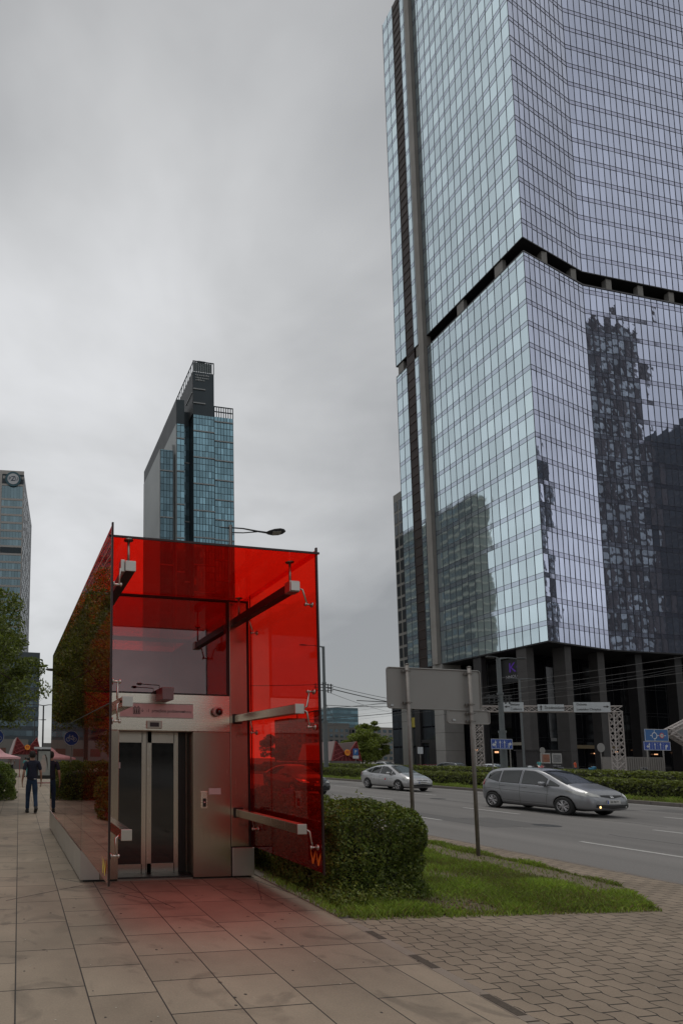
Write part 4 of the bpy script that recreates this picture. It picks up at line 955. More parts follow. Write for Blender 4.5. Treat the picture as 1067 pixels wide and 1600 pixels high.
for i, (x, y, s, lab) in enumerate(((61.5, 86, .92, 'fresh green tree left of the wire mast'), (66.8, 92, 1.22, 'tallest fresh green tree beyond the crossing'), (72.3, 97, .95, 'rightmost fresh green tree near the glazed lobby'), (56., 108, 1.0, 'fresh green tree peeping past the edge of the red glass'))):
    tree('young_tree', (x, y, 0), 8, 3.0 * s, 3.4 * s, 4.4 * s, 9000, .17, lab, [leaf_y, leaf_l], 20 + i, FT, ncl=34, clr=.85, trunk=.15)
def hedge(name, x0, x1, y0, y1, h, n, ls, label, mats, seed, group=None, round_=.25, wob=.12, cat='hedge', z0=0., fresh=0.):
    T = thing(name, ((x0 + x1) / 2, (y0 + y1) / 2, z0), label, cat, group); g = np.random.default_rng(seed)
    # points on a rounded, bumpy box shell
    A_ = [(x1 - x0) * (y1 - y0), (y1 - y0) * h, (y1 - y0) * h, (x1 - x0) * h, (x1 - x0) * h]; f = g.choice(5, n, p=np.array(A_) / sum(A_))
    u, v = g.uniform(-1, 1, n), g.uniform(-1, 1, n); p = np.zeros((n, 3))
    p[:] = np.stack([u, v, np.ones(n)], 1)
    for k, (ax, sg) in {1: (0, -1), 2: (0, 1), 3: (1, -1), 4: (1, 1)}.items():
        m = f == k; p[m, ax] = sg; p[m, 1 - ax] = u[m]; p[m, 2] = v[m]
    hx, hy, hz = (x1 - x0) / 2, (y1 - y0) / 2, h / 2
    q = p * np.array([hx, hy, hz]); r = round_
    inner = np.clip(q, -np.array([hx - r, hy - r, hz]), np.array([hx - r, hy - r, hz - r])); d = q - inner; L_ = np.maximum(np.linalg.norm(d, axis=1), 1e-6)
    q = inner + d / L_[:, None] * np.minimum(L_, r)[:, None]
    q += np.array([(x0 + x1) / 2, (y0 + y1) / 2, z0 + hz])
    nv = d / L_[:, None]; ns = np.array([noise.noise((a * 1.7, b_ * 1.7, c * 2.3 + seed)) * .7 + noise.noise((a * 5, b_ * 5, c * 5 + seed)) * .4 for a, b_, c in q]); q += nv * (ns * wob - g.uniform(0, 1, n) ** 2 * .10)[:, None]
    q[:, 2] = np.maximum(q[:, 2], z0 + .03)
    if fresh:      # stray fresh shoots on the upper surface, loose sprigs at the foot
        top = q[q[:, 2] > z0 + h * .72]; k = g.choice(len(top), 260); sh = [top[i] + np.array([g.normal() * .02, g.normal() * .02, 0]) + np.array([g.normal() * .25, g.normal() * .25, 1.]) * t for i in k for t in np.linspace(.0, g.uniform(.03, .12), 7)]
        fo = np.stack([g.uniform(x0 - .12, x0 + .9, 2600), g.uniform(y0 - .34, y0 + .1, 2600), z0 + .02 + np.abs(g.normal(size=2600)) * .09], 1)
        leaves_mesh('fresh_shoots', np.concatenate([np.array(sh), fo]), ls * .85, mats[::-1], T, seed + 1, .25)
    leaves_mesh('foliage', q, ls, mats, T, seed, .3 + fresh * .3)
    b = MB(); s_ = .10 + wob * .5; b.box(x0 + s_, x1 - s_, y0 + s_, y1 - s_, z0 - .02, z0 + h - s_ * 1.3, bev=r * .7); b.build('dark_core', core_dark, T, smooth=True); return T  # added solid near-black box stands in for the shaded inside
hedge('clipped_bush', 3.60, 4.96, 5.70, 8.9, 1.08, 85000, .020, 'dense clipped bush on the verge beside the red glass wing', [leaf_h, leaf_l], 31, round_=.26, wob=.24, fresh=.5)
MH = 'clipped hedges on the central reservation'
hedge('median_hedge', 28.0, 29.3, 9, 62, .95, 52000, .07, 'long clipped hedge on the median nearest the carriageway', [leaf_m, leaf_l], 32, MH, z0=-.1)
hedge('median_hedge', 32.2, 33.6, 9, 66, 1.25, 42000, .08, 'second clipped hedge on the median, running past the foot of the sign gantry', [leaf_m, leaf_l], 33, MH, z0=-.1)
hedge('sidewalk_shrub', -4.2, -.25, 19.6, 24, 1.35, 42000, .035, 'rounded green shrub at the left edge of the sidewalk', [leaf_h, leaf_y], 34, round_=.7, wob=.35, cat='shrub')
hedge('sidewalk_shrub', -5.5, -.9, 11.5, 16., 1.15, 30000, .04, 'wide low shrub mirrored in the left glass wall of the lift', [leaf_h, leaf_l], 35, round_=.6, wob=.3, cat='shrub')

# ================================================================ cars
def ev_mesh(o):
    dg = bpy.context.evaluated_depsgraph_get(); dg.update(); return bpy.data.meshes.new_from_object(o.evaluated_get(dg), preserve_all_data_layers=True, depsgraph=dg)
def loft_body(st, paint, zw, wheels, wr):
    """stations (x, zbot, zbelt, ztop, half width, half roof width); returns smoothed mesh with wheel arches cut"""
    rings = []
    for (x, zb, zl, zt, w_, wt) in st:
        zm = zb + (zl - zb) * .5
        h = [(0, zb), (w_ * .8, zb), (w_ * .955, zb + .05), (w_ * 1.0, zb + (zl - zb) * .38), (w_ * 1.0, zb + (zl - zb) * .68), (w_ * .965, zl - .03), (w_ * .945, zl),
             (w_ * .945 * .45 + wt * .55, zl + (zt - zl) * .55), (wt, zt - (zt - zl) * .12 - .01), (wt * .86, zt - .008), (wt * .45, zt), (0, zt + .004)]
        rings.append([(x, y, z) for y, z in h] + [(x, -y, z) for y, z in h[-2:0:-1]])
    n = len(rings[0]); vs = [p for r_ in rings for p in r_]; fs = []
    for i in range(len(rings) - 1):
        for j in range(n): fs.append((i * n + j, i * n + (j + 1) % n, (i + 1) * n + (j + 1) % n, (i + 1) * n + j))
    fs += [tuple(range(n))[::-1], tuple((len(rings) - 1) * n + j for j in range(n))]
    b = MB(); b.add(vs, fs); o = b.build('body', [paint, plastic], smooth=True)
    bm = bmesh.new(); bm.from_mesh(o.data); bmesh.ops.recalc_face_normals(bm, faces=bm.faces)
    for f in [f for f in bm.faces if len(f.verts) > 4]: bmesh.ops.poke(bm, faces=[f])
    bm.to_mesh(o.data); bm.free(); o.data.polygons.foreach_set('use_smooth', [True] * len(o.data.polygons))
    md = o.modifiers.new('s', 'SUBSURF'); md.levels = 2; md.render_levels = 2
    smooth = ev_mesh(o); bm = bmesh.new(); bm.from_mesh(smooth); bvh = BVHTree.FromBMesh(bm); bm.free()
    cut = MB(); 
    for xw in wheels:
        for s in (-1, 1): cut.lathe([(wr, 0), (wr, .34)], (xw, s * .80 - .17, zw), 'y', 40)
    co = cut.build('cut', plastic)
    md = o.modifiers.new('b', 'BOOLEAN'); md.object = co; md.operation = 'DIFFERENCE'; md.solver = 'EXACT'; md.use_self = True
    try: md.material_mode = 'TRANSFER'
    except Exception: pass
    o.data.materials.clear(); o.data.materials.append(paint)
    me = ev_mesh(o); bpy.data.objects.remove(o); bpy.data.objects.remove(co)
    return me, bvh
def patch(bvh, fn, nu, nv, d, off, start):
    """grid fn(u,v)->(a,b) thrown onto the body along d"""
    vs = []; ok = []
    d = Vector(d)
    for j in range(nv + 1):
        for i in range(nu + 1):
            o = Vector(start(*fn(i / nu, j / nv))); hit, nr, ix, ds = bvh.ray_cast(o, d)
            if hit is None: vs.append((0, 0, 0)); ok.append(False); continue
            if nr.dot(d) > 0: nr = -nr
            vs.append((hit + nr * off)[:]); ok.append(True)
    fs = []
    for j in range(nv):
        for i in range(nu):
            q = (j * (nu + 1) + i, j * (nu + 1) + i + 1, (j + 1) * (nu + 1) + i + 1, (j + 1) * (nu + 1) + i)
            if all(ok[k] for k in q): fs.append(q)
    return vs, fs
def interp(tb, x):
    for (a, b_), (c, d) in zip(tb, tb[1:]):
        if x <= c: return b_ + (d - b_) * (x - a) / (c - a) if c > a else d
    return tb[-1][1]
def wheel(name, r, parent, x, y, z, side, spokes=7, rimc=None):
    W = bpy.data.objects.new(name, None); col.objects.link(W); W.parent = parent; W.location = (x, y, z)
    t = MB(); t.lathe([(r * .62, -.085), (r * .9, -.10), (r, -.075), (r, .075), (r * .9, .10), (r * .62, .085)], (0, 0, 0), 'y', 36); to = t.build('tyre', tyre_m, None, smooth=True); to.parent = W
    m = MB(); s = side
    m.lathe([(r * .60, s * .070), (r * .655, s * .098), (r * .63, s * .102), (r * .58, s * .075), (r * .58, s * .03)][::s], (0, 0, 0), 'y', 36)
    for k in range(spokes):
        a = 2 * math.pi * k / spokes
        for da in (-.10, .10):
            p0 = Vector((math.cos(a + da * .4) * r * .13, s * .088, math.sin(a + da * .4) * r * .13)); p1 = Vector((math.cos(a + da * 1.5) * r * .60, s * .078, math.sin(a + da * 1.5) * r * .60)); m.tube([p0, p1], [.020, .016], 6)
    m.lathe([(r * .17, s * .05), (r * .17, s * .093), (r * .10, s * .10)], (0, 0, 0), 'y', 20)
    mo = m.build('rim', rimc or chrome, None, smooth=False); mo.parent = W
    d = MB(); d.lathe([(r * .57, s * .02), (r * .57, s * .035)], (0, 0, 0), 'y', 24); do = d.build('brake_disc', plastic, None); do.parent = W
    return W
rim_m = mat('alloy_rim', (.42, .41, .42), .35, .8, .1)
def car(name, spec, paint, label, loc, rz, group=None, plate='WX 785 PT', blue_plate=True, indicator=None, cat='car'):
    T = thing(name, loc, label, cat, group, rz); T.scale = spec.get('scale', (1, 1, 1))
    def add(ob, par=T): ob.parent = par; return ob
    def mk(nm, parts, m, par=T, smooth=True):
        b = MB()
        for vs, fs in parts: b.add(vs, fs)
        o = b.build(nm, m, None, smooth=smooth); o.parent = par; return o
    me, bvh = loft_body(spec['st'], paint, spec['zw'], spec['wheels'], spec['arch'])
    body = bpy.data.objects.new('body', me); col.objects.link(body); body.parent = T
    side = lambda s: (lambda a, b_: (a, s * 2, b_))
    def side_patch(x0, x1, lo, up, nm, m, off=.006, nu=18, nv=5, par=T, only=None):
        pts = []
        for s in (1, -1):
            if only and s != only: continue
            vs, fs = patch(bvh, lambda u, v: (x0 + (x1 - x0) * u, interp(lo, x0 + (x1 - x0) * u) * (1 - v) + interp(up, x0 + (x1 - x0) * u) * v), nu, nv, (0, -s, 0), off, side(s))
            if s == 1: fs = [f[::-1] for f in fs]
            pts.append((vs, fs))
        return mk(nm, pts, m, par)
    for (x0, x1, lo, up) in spec['side_glass']:
        side_patch(x0, x1, [(a, b_ - .014) for a, b_ in lo], [(a, b_ + .012) for a, b_ in up], 'window_rubber', plastic, .004)
        side_patch(x0 + .015, x1 - .015, lo, up, 'side_window', car_glass, .008)
    a = spec['shield']; 
    for (x0, x1, w0, w1, nm) in a:
        vs, fs = patch(bvh, lambda u, v: (x0 + (x1 - x0) * v, (w0 + (w1 - w0) * v) * (2 * u - 1)), 16, 8, (0, 0, -1), .008, lambda p, q: (p, q, 3))
        mk(nm, [(vs, fs)], car_glass)
    # seams
    seams = []
    for poly in spec['seams']:
        for (xa, za), (xb, zb) in zip(poly, poly[1:]):
            for s in (1, -1):
                dx, dz = xb - xa, zb - za; L = math.hypot(dx, dz) or 1; nx, nz = -dz / L * .004, dx / L * .004
                vs, fs = patch(bvh, lambda u, v: (xa + dx * u + nx * (2 * v - 1), za + dz * u + nz * (2 * v - 1)), max(2, int(L / .06)), 1, (0, -s, 0), .003, side(s)); seams.append((vs, fs))
    mk('door_seam', seams, plastic, body)
    hd = []
    for (x, z) in spec['handles']:
        for s in (1, -1):
            hit = bvh.ray_cast(Vector((x, 2 * s, z)), Vector((0, -s, 0)))[0]
            if hit: b = MB(); b.box(x - .085, x + .085, min(hit.y, hit.y + s * .03), max(hit.y, hit.y + s * .03), z - .014, z + .014, bev=.01); o = b.build('door_handle', paint, None, smooth=True); o.parent = T
    for s in (1, -1):
        x, z = spec['mirror']; hit = bvh.ray_cast(Vector((x, 2 * s, z)), Vector((0, -s, 0)))[0]; yy = hit.y if hit else s * .8
        b = MB(); b.box(x - .06, x + .10, min(yy + s * .02, yy + s * .22), max(yy + s * .02, yy + s * .22), z - .01, z + .13, bev=.045); b.mi = 1; b.tube([(x + .02, yy - s * .03, z - .01), (x + .02, yy + s * .06, z + .02)], .02, 8)
        o = b.build('wing_mirror', [paint, plastic], None, smooth=True); o.parent = T
    # front end: throw patches backwards along x
    fx = lambda p, q: (4, p, q)
    def front_patch(y0, y1, lo, up, nm, m, off=.008, par=T, nu=14, nv=5, x_dir=-1):
        st_ = (lambda p, q: (4, p, q)) if x_dir < 0 else (lambda p, q: (-4, p, q))
        vs, fs = patch(bvh, lambda u, v: (y0 + (y1 - y0) * u, interp(lo, abs(y0 + (y1 - y0) * u)) * (1 - v) + interp(up, abs(y0 + (y1 - y0) * u)) * v), nu, nv, (x_dir, 0, 0), off, st_); return mk(nm, [(vs, fs)], m, par)
    for it in spec['front']:
        front_patch(*it[:-2], it[-2], it[-1])
    for s in (1, -1):
        for (x0, x1, lo, up) in spec['headlight']:
            side_patch(x0, x1, lo, up, 'headlight', head_l, .010, 12, 5, only=s)
        y0, y1, lo, up = spec['head_front']; front_patch(y0 * s, y1 * s, lo, up, 'headlight', head_l, .010)
        for (x0, x1, lo, up) in spec['tail']:
            side_patch(x0, x1, lo, up, 'tail_light', tail_l, .010, 6, 6, only=s)
        if indicator:
            yi, zi = indicator; hit = bvh.ray_cast(Vector((4, s * yi, zi)), Vector((-1, 0, 0)))[0]
            if hit: b = MB(); b.lathe([(.036, -.02), (.036, .006), (.02, .012)], (hit.x, hit.y, hit.z), 'x', 16); o = b.build('indicator', amber if s == -1 else head_l, None, smooth=True); o.parent = T
    for xd, zz in ((1, spec['plate_z']), (-1, spec['rear_plate_z'])):
        hit = bvh.ray_cast(Vector((4 * xd, 0, zz)), Vector((-xd, 0, 0)))[0]
        if hit:
            x = hit.x + xd * .022; pb = MB(); pb.box(min(x, x - xd * .03), max(x, x - xd * .03), -.26, .26, zz - .057, zz + .057); po = pb.build('number_plate', plate_m, None); po.parent = T
            if xd == 1:
                b2 = MB(); b2.box(x, x + .002, -.258, -.215, zz - .055, zz + .055); q = b2.build('country_band', sign_blue, None); q.parent = po
                t_ = text('plate_text', plate, .085, ink, None, (0, 0, 0), (0, 1, 0), (0, 0, 1), .001, sx=.85); t_.parent = po; t_.location = (x + .003, .02, zz)
            pb = None
    for i, xw in enumerate(spec['wheels']):
        for s in (1, -1): wheel('wheel', spec['wr'], T, xw, s * (spec['tw']), spec['zw'], s, spec.get('spokes', 7), rim_m)
    b = MB()
    b.box(spec['wheels'][1] - .45, spec['wheels'][0] + .45, -.6, .6, .17, .45); o = b.build('underbody', plastic, None); o.parent = T
    return T
# small hatchback: x forward, origin on the ground under the middle of the wheelbase
hatch = dict(
 st=[(-1.80, .34, .62, .70, .62, .50), (-1.76, .26, .88, 1.18, .74, .50), (-1.66, .22, .97, 1.36, .80, .53), (-1.40, .19, .98, 1.475, .835, .555), (-.9, .18, .96, 1.52, .845, .585), (-.3, .18, .94, 1.53, .845, .60),
     (.2, .18, .92, 1.495, .845, .59), (.62, .18, .905, 1.375, .84, .58), (1.0, .18, .895, 1.17, .84, .60), (1.36, .18, .86, 1.00, .835, .64), (1.62, .19, .80, .92, .825, .64), (1.86, .20, .72, .84, .79, .60), (2.03, .22, .62, .72, .70, .52), (2.10, .28, .52, .58, .58, .42)],
 scale=(1.06, 1.0, 1.02), zw=.295, wheels=(1.25, -1.25), arch=.335, wr=.295, tw=.765, spokes=7,
 side_glass=[(-1.50, -1.02, [(-1.5, 1.10), (-1.02, .985)], [(-1.5, 1.24), (-1.35, 1.33), (-1.02, 1.375)]), (-.96, -.24, [(-1, .985), (-.24, .965)], [(-.96, 1.385), (-.24, 1.41)]), (-.16, .68, [(-.16, .965), (.68, .94)], [(-.16, 1.41), (.2, 1.385), (.46, 1.28), (.68, 1.14)]), (.74, 1.10, [(.74, .935), (1.1, .93)], [(.74, 1.12), (1.1, .945)])],
 shield=[(1.28, .40, .66, .52, 'windscreen'), (-1.74, -1.52, .5, .47, 'rear_window')],
 seams=[[(-.20, 1.40), (-.20, .26)], [(.72, 1.0), (.76, .72), (.70, .3)], [(-.98, .98), (-.95, .72), (-.86, .55)], [(-.84, .28), (.72, .26)], [(-1.7, .70), (-1.4, .74), (.8, .64)], [(-.85, .36), (-.2, .335), (.66, .34)]],
 handles=[(-.05, .83), (-.86, .86)], mirror=(.62, .93),
 front=[(-.40, .40, [(0, .60), (.4, .66)], [(0, .70), (.4, .70)], 'grille', plastic), (-.62, .62, [(0, .285), (.62, .32)], [(0, .40), (.62, .42)], 'lower_intake', plastic), (-.055, .055, [(0, .62)], [(0, .695)], 'badge', chrome)],
 headlight=[(1.30, 1.90, [(1.3, .80), (1.6, .71), (1.9, .64)], [(1.3, .825), (1.6, .80), (1.9, .74)])], head_front=(.46, .70, [(.46, .635), (.7, .66)], [(.46, .70), (.7, .80)]),
 tail=[(-1.76, -1.60, [(-1.76, .80), (-1.6, .86)], [(-1.76, 1.02), (-1.6, 1.06)])], plate_z=.50, rear_plate_z=.72)
sedan = dict(
 st=[(-2.12, .36, .80, .90, .62, .46), (-2.06, .26, .98, 1.07, .76, .50), (-1.85, .21, 1.00, 1.16, .81, .53), (-1.4, .18, .97, 1.31, .845, .55), (-.8, .17, .94, 1.435, .86, .57), (-.2, .17, .92, 1.49, .865, .575), (.2, .17, .90, 1.475, .865, .57),
     (.7, .17, .88, 1.33, .865, .57), (1.1, .17, .86, 1.13, .86, .60), (1.45, .17, .82, .985, .855, .64), (1.8, .18, .76, .90, .84, .62), (2.08, .20, .68, .80, .79, .58), (2.24, .23, .58, .68, .68, .50), (2.30, .30, .48, .55, .55, .40)],
 zw=.31, wheels=(1.38, -1.32), arch=.35, wr=.31, tw=.775, spokes=5,
 side_glass=[(-1.55, -1.02, [(-1.55, 1.08), (-1.02, .985)], [(-1.55, 1.13), (-1.02, 1.27)]), (-.97, -.22, [(-.97, .98), (-.22, .955)], [(-.97, 1.285), (-.22, 1.375)]), (-.15, .74, [(-.15, .955), (.74, .93)], [(-.15, 1.38), (.25, 1.35), (.74, 1.14)]), (.80, 1.1, [(.80, .925), (1.1, .92)], [(.8, 1.11), (1.1, .945)])],
 shield=[(1.32, .42, .66, .51, 'windscreen'), (-2.0, -1.1, .52, .48, 'rear_window')],
 seams=[[(-.18, 1.36), (-.18, .26)], [(.78, 1.0), (.82, .7), (.76, .3)], [(-1.0, .98), (-.98, .72), (-.9, .55)], [(-.88, .27), (.78, .26)], [(-1.9, .78), (-1.0, .80), (1.0, .66)]],
 handles=[(-.03, .83), (-.86, .86)], mirror=(.66, .93),
 front=[(-.34, .34, [(0, .60), (.34, .63)], [(0, .64), (.34, .65)], 'grille', plastic), (-.60, .60, [(0, .29), (.6, .30)], [(0, .45), (.6, .38)], 'lower_intake', plastic), (-.06, .06, [(0, .63)], [(0, .69)], 'badge', chrome)],
 headlight=[(1.62, 2.06, [(1.62, .78), (2.06, .62)], [(1.62, .80), (1.85, .79), (2.06, .73)])], head_front=(.44, .72, [(.44, .61), (.72, .62)], [(.44, .66), (.72, .76)]),
 tail=[(-2.08, -1.9, [(-2.08, .78), (-1.9, .86)], [(-2.08, 1.0), (-1.9, 1.02)])], plate_z=.52, rear_plate_z=.78)
RZ = R(-90)
car('silver_hatchback', hatch, silver_p, 'grey silver hatchback with lit orange indicator driving in the third lane', (18.80, 16.1, GZ), RZ, plate='KR 783 PT', indicator=(.50, .34))
taxi = car('silver_sedan', sedan, pale_p, 'pale silver sedan with a round red emblem on its front door', (22.27, 28.25, GZ), RZ, plate='WE 904 KM')
for s_ in (1, -1):
    b = MB(); b.lathe([(.135, 0), (.135, s_ * .006)], (.36, s_ * .869, .64), 'y', 24); o = b.build('door_emblem', sign_white, None); o.parent = taxi
    b = MB(); b.lathe([(.06, 0), (.02, .10)], (.36, s_ * .872, .60), 'z', 10); o2 = b.build('red_mark', red_paint, None); o2.parent = o; 
car('black_hatchback', sedan, black_p, 'black car half hidden behind the red glass wing, only its nose in the open', (14.35, 25.75, GZ), RZ, plate='WI 6421T', blue_plate=True)
car('white_car', sedan, white_p, 'white car beyond the median behind the grey silver hatchback', (45.2, 43.5, GZ), RZ, plate='WA 2231')
car('dark_estate_car', hatch, dgreen_p, 'dark grey car beyond the median just right of the pale silver sedan', (46.5, 50.5, GZ), R(90), plate='WB 11')
car('grey_far_car', sedan, pale_p, 'pale car beyond the median behind the roof of the silver sedan', (48.5, 63.0, GZ), RZ, plate='WB 5')
# ================================================================ people
def skin_mesh(name, V, E_, rad, m, parent, sub=2, root=0):
    me = bpy.data.meshes.new(name); me.from_pydata(V, E_, []); o = bpy.data.objects.new(name, me); col.objects.link(o)
    md = o.modifiers.new('skin', 'SKIN'); md.use_smooth_shade = True; md.branch_smoothing = .6
    sk = me.skin_vertices[0] if me.skin_vertices else None
    for i, r_ in enumerate(rad):
        rr = r_ if isinstance(r_, tuple) else (r_, r_); me.skin_vertices[0].data[i].radius = rr; me.skin_vertices[0].data[i].use_root = (i == root)
    s = o.modifiers.new('sub', 'SUBSURF'); s.levels = sub; s.render_levels = sub
    out = ev_mesh(o); bpy.data.objects.remove(o); out.materials.clear(); out.materials.append(m); out.polygons.foreach_set('material_index', [0] * len(out.polygons)); out.polygons.foreach_set('use_smooth', [True] * len(out.polygons))
    q = bpy.data.objects.new(name, out); col.objects.link(q); q.parent = parent; return q
def person(label, loc, rz, shirt, trousers, H_=1.75, stride=.18, arm=.06, group=None, turn=.0, hair=hair_m, detail=True, skinc=None, sit=False):
    k = H_ / 1.75; P = thing('person', loc, label, 'person', group, rz); P.scale = (k, k, k)
    st = stride
    hipL, hipR = (-.085, 0, .92), (.085, 0, .92)
    kneeL, kneeR = (-.10, st * .45, .50), (.10, -st * .25 + .03, .50)
    ankL, ankR = (-.105, st * .55, .085), (.105, -st * 1.1, .16 if st > .1 else .085)
    shL, shR = (-.175, -.01, 1.44), (.175, -.01, 1.44)
    elL, elR = (-.245, -.03 - arm, 1.15), (.245, -.03 + arm * .3, 1.15)
    wrL, wrR = (-.275, .02 - arm * .6, .90), (.275, .06 + arm * .7, .90)
    V = [(0, 0, .97), (0, 0, 1.12), (0, -.005, 1.30), (0, -.01, 1.44), (0, .0, 1.50), (0, .01, 1.555), (0, .02, 1.64), (0, .02, 1.71),
         shL, elL, wrL, shR, elR, wrR, hipL, kneeL, ankL, hipR, kneeR, ankR]
    E_ = [(0, 1), (1, 2), (2, 3), (3, 4), (4, 5), (5, 6), (6, 7), (3, 8), (8, 9), (9, 10), (3, 11), (11, 12), (12, 13), (0, 14), (14, 15), (15, 16), (0, 17), (17, 18), (18, 19)]
    rad = [(.10, .08), (.115, .085), (.135, .095), (.10, .07), .055, (.062, .068), (.078, .094), (.055, .07), .048, .038, .026, .048, .038, .026, .058, .05, .036, .058, .05, .036]
    # palms and five fingers on each hand, all one mesh with the body
    if detail:
        for s, wi in ((-1, 10), (1, 13)):
            w_ = Vector(V[wi]); a = len(V); V.append((w_ + Vector((0, .008, -.045)))[:]); E_.append((wi, a)); rad.append((.022, .034)); V.append((w_ + Vector((0, .012, -.09)))[:]); E_.append((a, a + 1)); rad.append((.014, .036))
            for j, (dy, ln_) in enumerate(((-.030, .060), (-.011, .075), (.009, .080), (.029, .072))):
                b0 = len(V); V.append((w_ + Vector((0, .012 + dy, -.105)))[:]); V.append((w_ + Vector((-s * .012, .016 + dy, -.105 - ln_ * .55)))[:]); V.append((w_ + Vector((-s * .030, .022 + dy, -.105 - ln_)))[:])
                E_.extend([(a + 1, b0), (b0, b0 + 1), (b0 + 1, b0 + 2)]); rad.extend([.010, .009, .007])
            b0 = len(V); V.append((w_ + Vector((-s * .005, .048, -.06)))[:]); V.append((w_ + Vector((-s * .015, .062, -.10)))[:]); E_.extend([(a, b0), (b0, b0 + 1)]); rad.extend([.012, .009])
    body = skin_mesh('body', V, E_, rad, skinc or skin_m, P, 2 if detail else 1)
    # face on the front (+y) side
    hz = 1.645
    f_ = MB(); f_.lathe([(.002, -.012), (.012, -.004), (.014, .008), (.006, .02)], (0, .10, hz - .015), 'z', 8); 
    for s in (-1, 1): f_.lathe([(.004, -.03), (.016, -.015), (.018, .012), (.006, .028)], (s * .080, .015, hz - .005), 'z', 8)
    f_.build('nose_and_ears', skinc or skin_m, P, local=True, smooth=True)
    f_ = MB()
    for s in (-1, 1): f_.lathe([(.002, -.008), (.010, 0), (.002, .008)], (s * .032, .098, hz + .005), 'z', 8)
    f_.box(-.024, .024, .095, .104, hz - .058, hz - .050); f_.build('eyes_and_mouth', ink, P, local=True)
    h = MB(); h.lathe([(.03, .10), (.075, .082), (.098, .045), (.104, .0), (.10, -.045), (.082, -.085), (.05, -.10)], (0, .0, 1.665), 'z', 20)
    ho = h.build('hair', hair, P, local=True, smooth=True); ho.scale = (.90, 1.02, 1); ho.location = (0, -.012, 0)
    # tee with short sleeves
    def mid(a, b_, t): return tuple(a[i] + (b_[i] - a[i]) * t for i in range(3))
    tv = [(0, 0, .86), (0, 0, 1.08), (0, -.005, 1.28), (0, -.01, 1.43), (0, .0, 1.505), shL, mid(shL, elL, .45), mid(shL, elL, .86), shR, mid(shR, elR, .45), mid(shR, elR, .86)]
    te = [(0, 1), (1, 2), (2, 3), (3, 4), (3, 5), (5, 6), (6, 7), (3, 8), (8, 9), (9, 10)]
    tr_ = [(.178, .138), (.165, .122), (.170, .120), (.160, .100), (.068, .065), .072, .067, .064, .072, .067, .064]
    skin_mesh('t_shirt', tv, te, tr_, shirt, P, 2)
    jv = [(0, 0, 1.08), (0, 0, .90), (-.072, 0, .86), mid((-.075, 0, .92), kneeL, .5), kneeL, mid(kneeL, ankL, .5), (ankL[0], ankL[1], ankL[2] + .0), (.072, 0, .86), mid((.075, 0, .92), kneeR, .5), kneeR, mid(kneeR, ankR, .5), ankR]
    je = [(0, 1), (1, 2), (2, 3), (3, 4), (4, 5), (5, 6), (1, 7), (7, 8), (8, 9), (9, 10), (10, 11)]
    jr = [(.150, .112), (.168, .130), (.095, .118), .090, .072, .062, .064, (.095, .118), .090, .070, .062, .064]
    skin_mesh('jeans', jv, je, jr, trousers, P, 2)
    for a_, tilt in ((ankL, 0.), (ankR, -.5 if st > .1 else 0)):
        s_ = MB(); s_.box(-.048, .048, -.09, .18, -.085, -.012, bev=.03); s_.box(-.044, .044, -.085, .03, -.04, .035, bev=.03); so2 = s_.build('shoe', shoe_m, P, local=True, smooth=True); so2.location = a_; so2.rotation_euler.x = tilt
    if detail:
        q = MB(); q.box(.04, .11, -.128, -.120, .955, .975); q.build('pocket_paper', white_c, P, local=True)
    return P
person('man in navy t-shirt and blue jeans walking away along the sidewalk', (.40, 15.6, 0), R(4), navy, denim, 1.79, .20)
PG = 'people by the pink tent'; 
person('person in pale shirt standing under the pink tent', (-.55, 42.0, 0), R(160), white_c, shoe_m, 1.72, .05, group=PG, detail=False)
person('person with dark hair in black top under the left side of the tent', (-1.9, 41.2, 0), R(100), shoe_m, denim, 1.68, .05, group=PG, detail=False)
person('person in teal dress beside the pink tent post', (.55, 41.5, 0), R(200), teal_c, teal_c, 1.50, .05, group=PG, detail=False)
person('person in black walking beyond the tent toward the metro entrance', (1.0, 50, 0), R(10), shoe_m, shoe_m, 1.75, .15, group=PG, detail=False)
person('person in orange t-shirt among the parked motorcycles', (62.8, 50.0, 0), R(200), orange_c, denim, 1.78, .05, detail=False)
person('person in pale teal top holding an orange bag by the information boards', (69.5, 60.0, 0), R(150), teal_c, orange_c, 1.80, .05, detail=False)

# ================================================================ traffic sign seen from behind
SG = thing('road_sign_board', (7.3, 8.1, 0), 'large grey road sign seen from behind on two round posts', 'road sign')
def rounded(w_, h, r, n=5):
    p = []
    for cx_, cy_, a0 in ((w_ / 2 - r, h / 2 - r, 0), (-w_ / 2 + r, h / 2 - r, 90), (-w_ / 2 + r, -h / 2 + r, 180), (w_ / 2 - r, -h / 2 + r, 270)):
        for i in range(n + 1): a = R(a0 + 90 * i / n); p.append((cx_ + r * math.cos(a), cy_ + r * math.sin(a)))
    return p
def back_board(cx_, cz, w_, h, y, nm='sign_plate'):
    b = MB(); ol = rounded(w_, h, .05); b.panel(ol, (cx_, y + .012, cz), (1, 0, 0), (0, 0, 1), -.008 * -1 if False else .008); o = b.build(nm, sign_back, SG)
    b = MB(); n = len(ol)
    for i in range(n):
        (x0, z0), (x1, z1) = ol[i], ol[(i + 1) % n]; b.tube([(cx_ + x0, y - .004, cz + z0), (cx_ + x1, y - .004, cz + z1)], .011, 6, caps=False)
    b.build('rim', sign_back, o); return o
bb = back_board(7.26, 2.925, 1.90, .72, 8.1); b2_ = back_board(7.93, 2.44, .88, .235, 8.1)
bx('maker_label', sign_white, bb, 6.37, 6.42, 8.088, 8.096, 2.60, 2.63); bx('maker_label', sign_white, b2_, 7.60, 7.655, 8.088, 8.096, 2.37, 2.40)
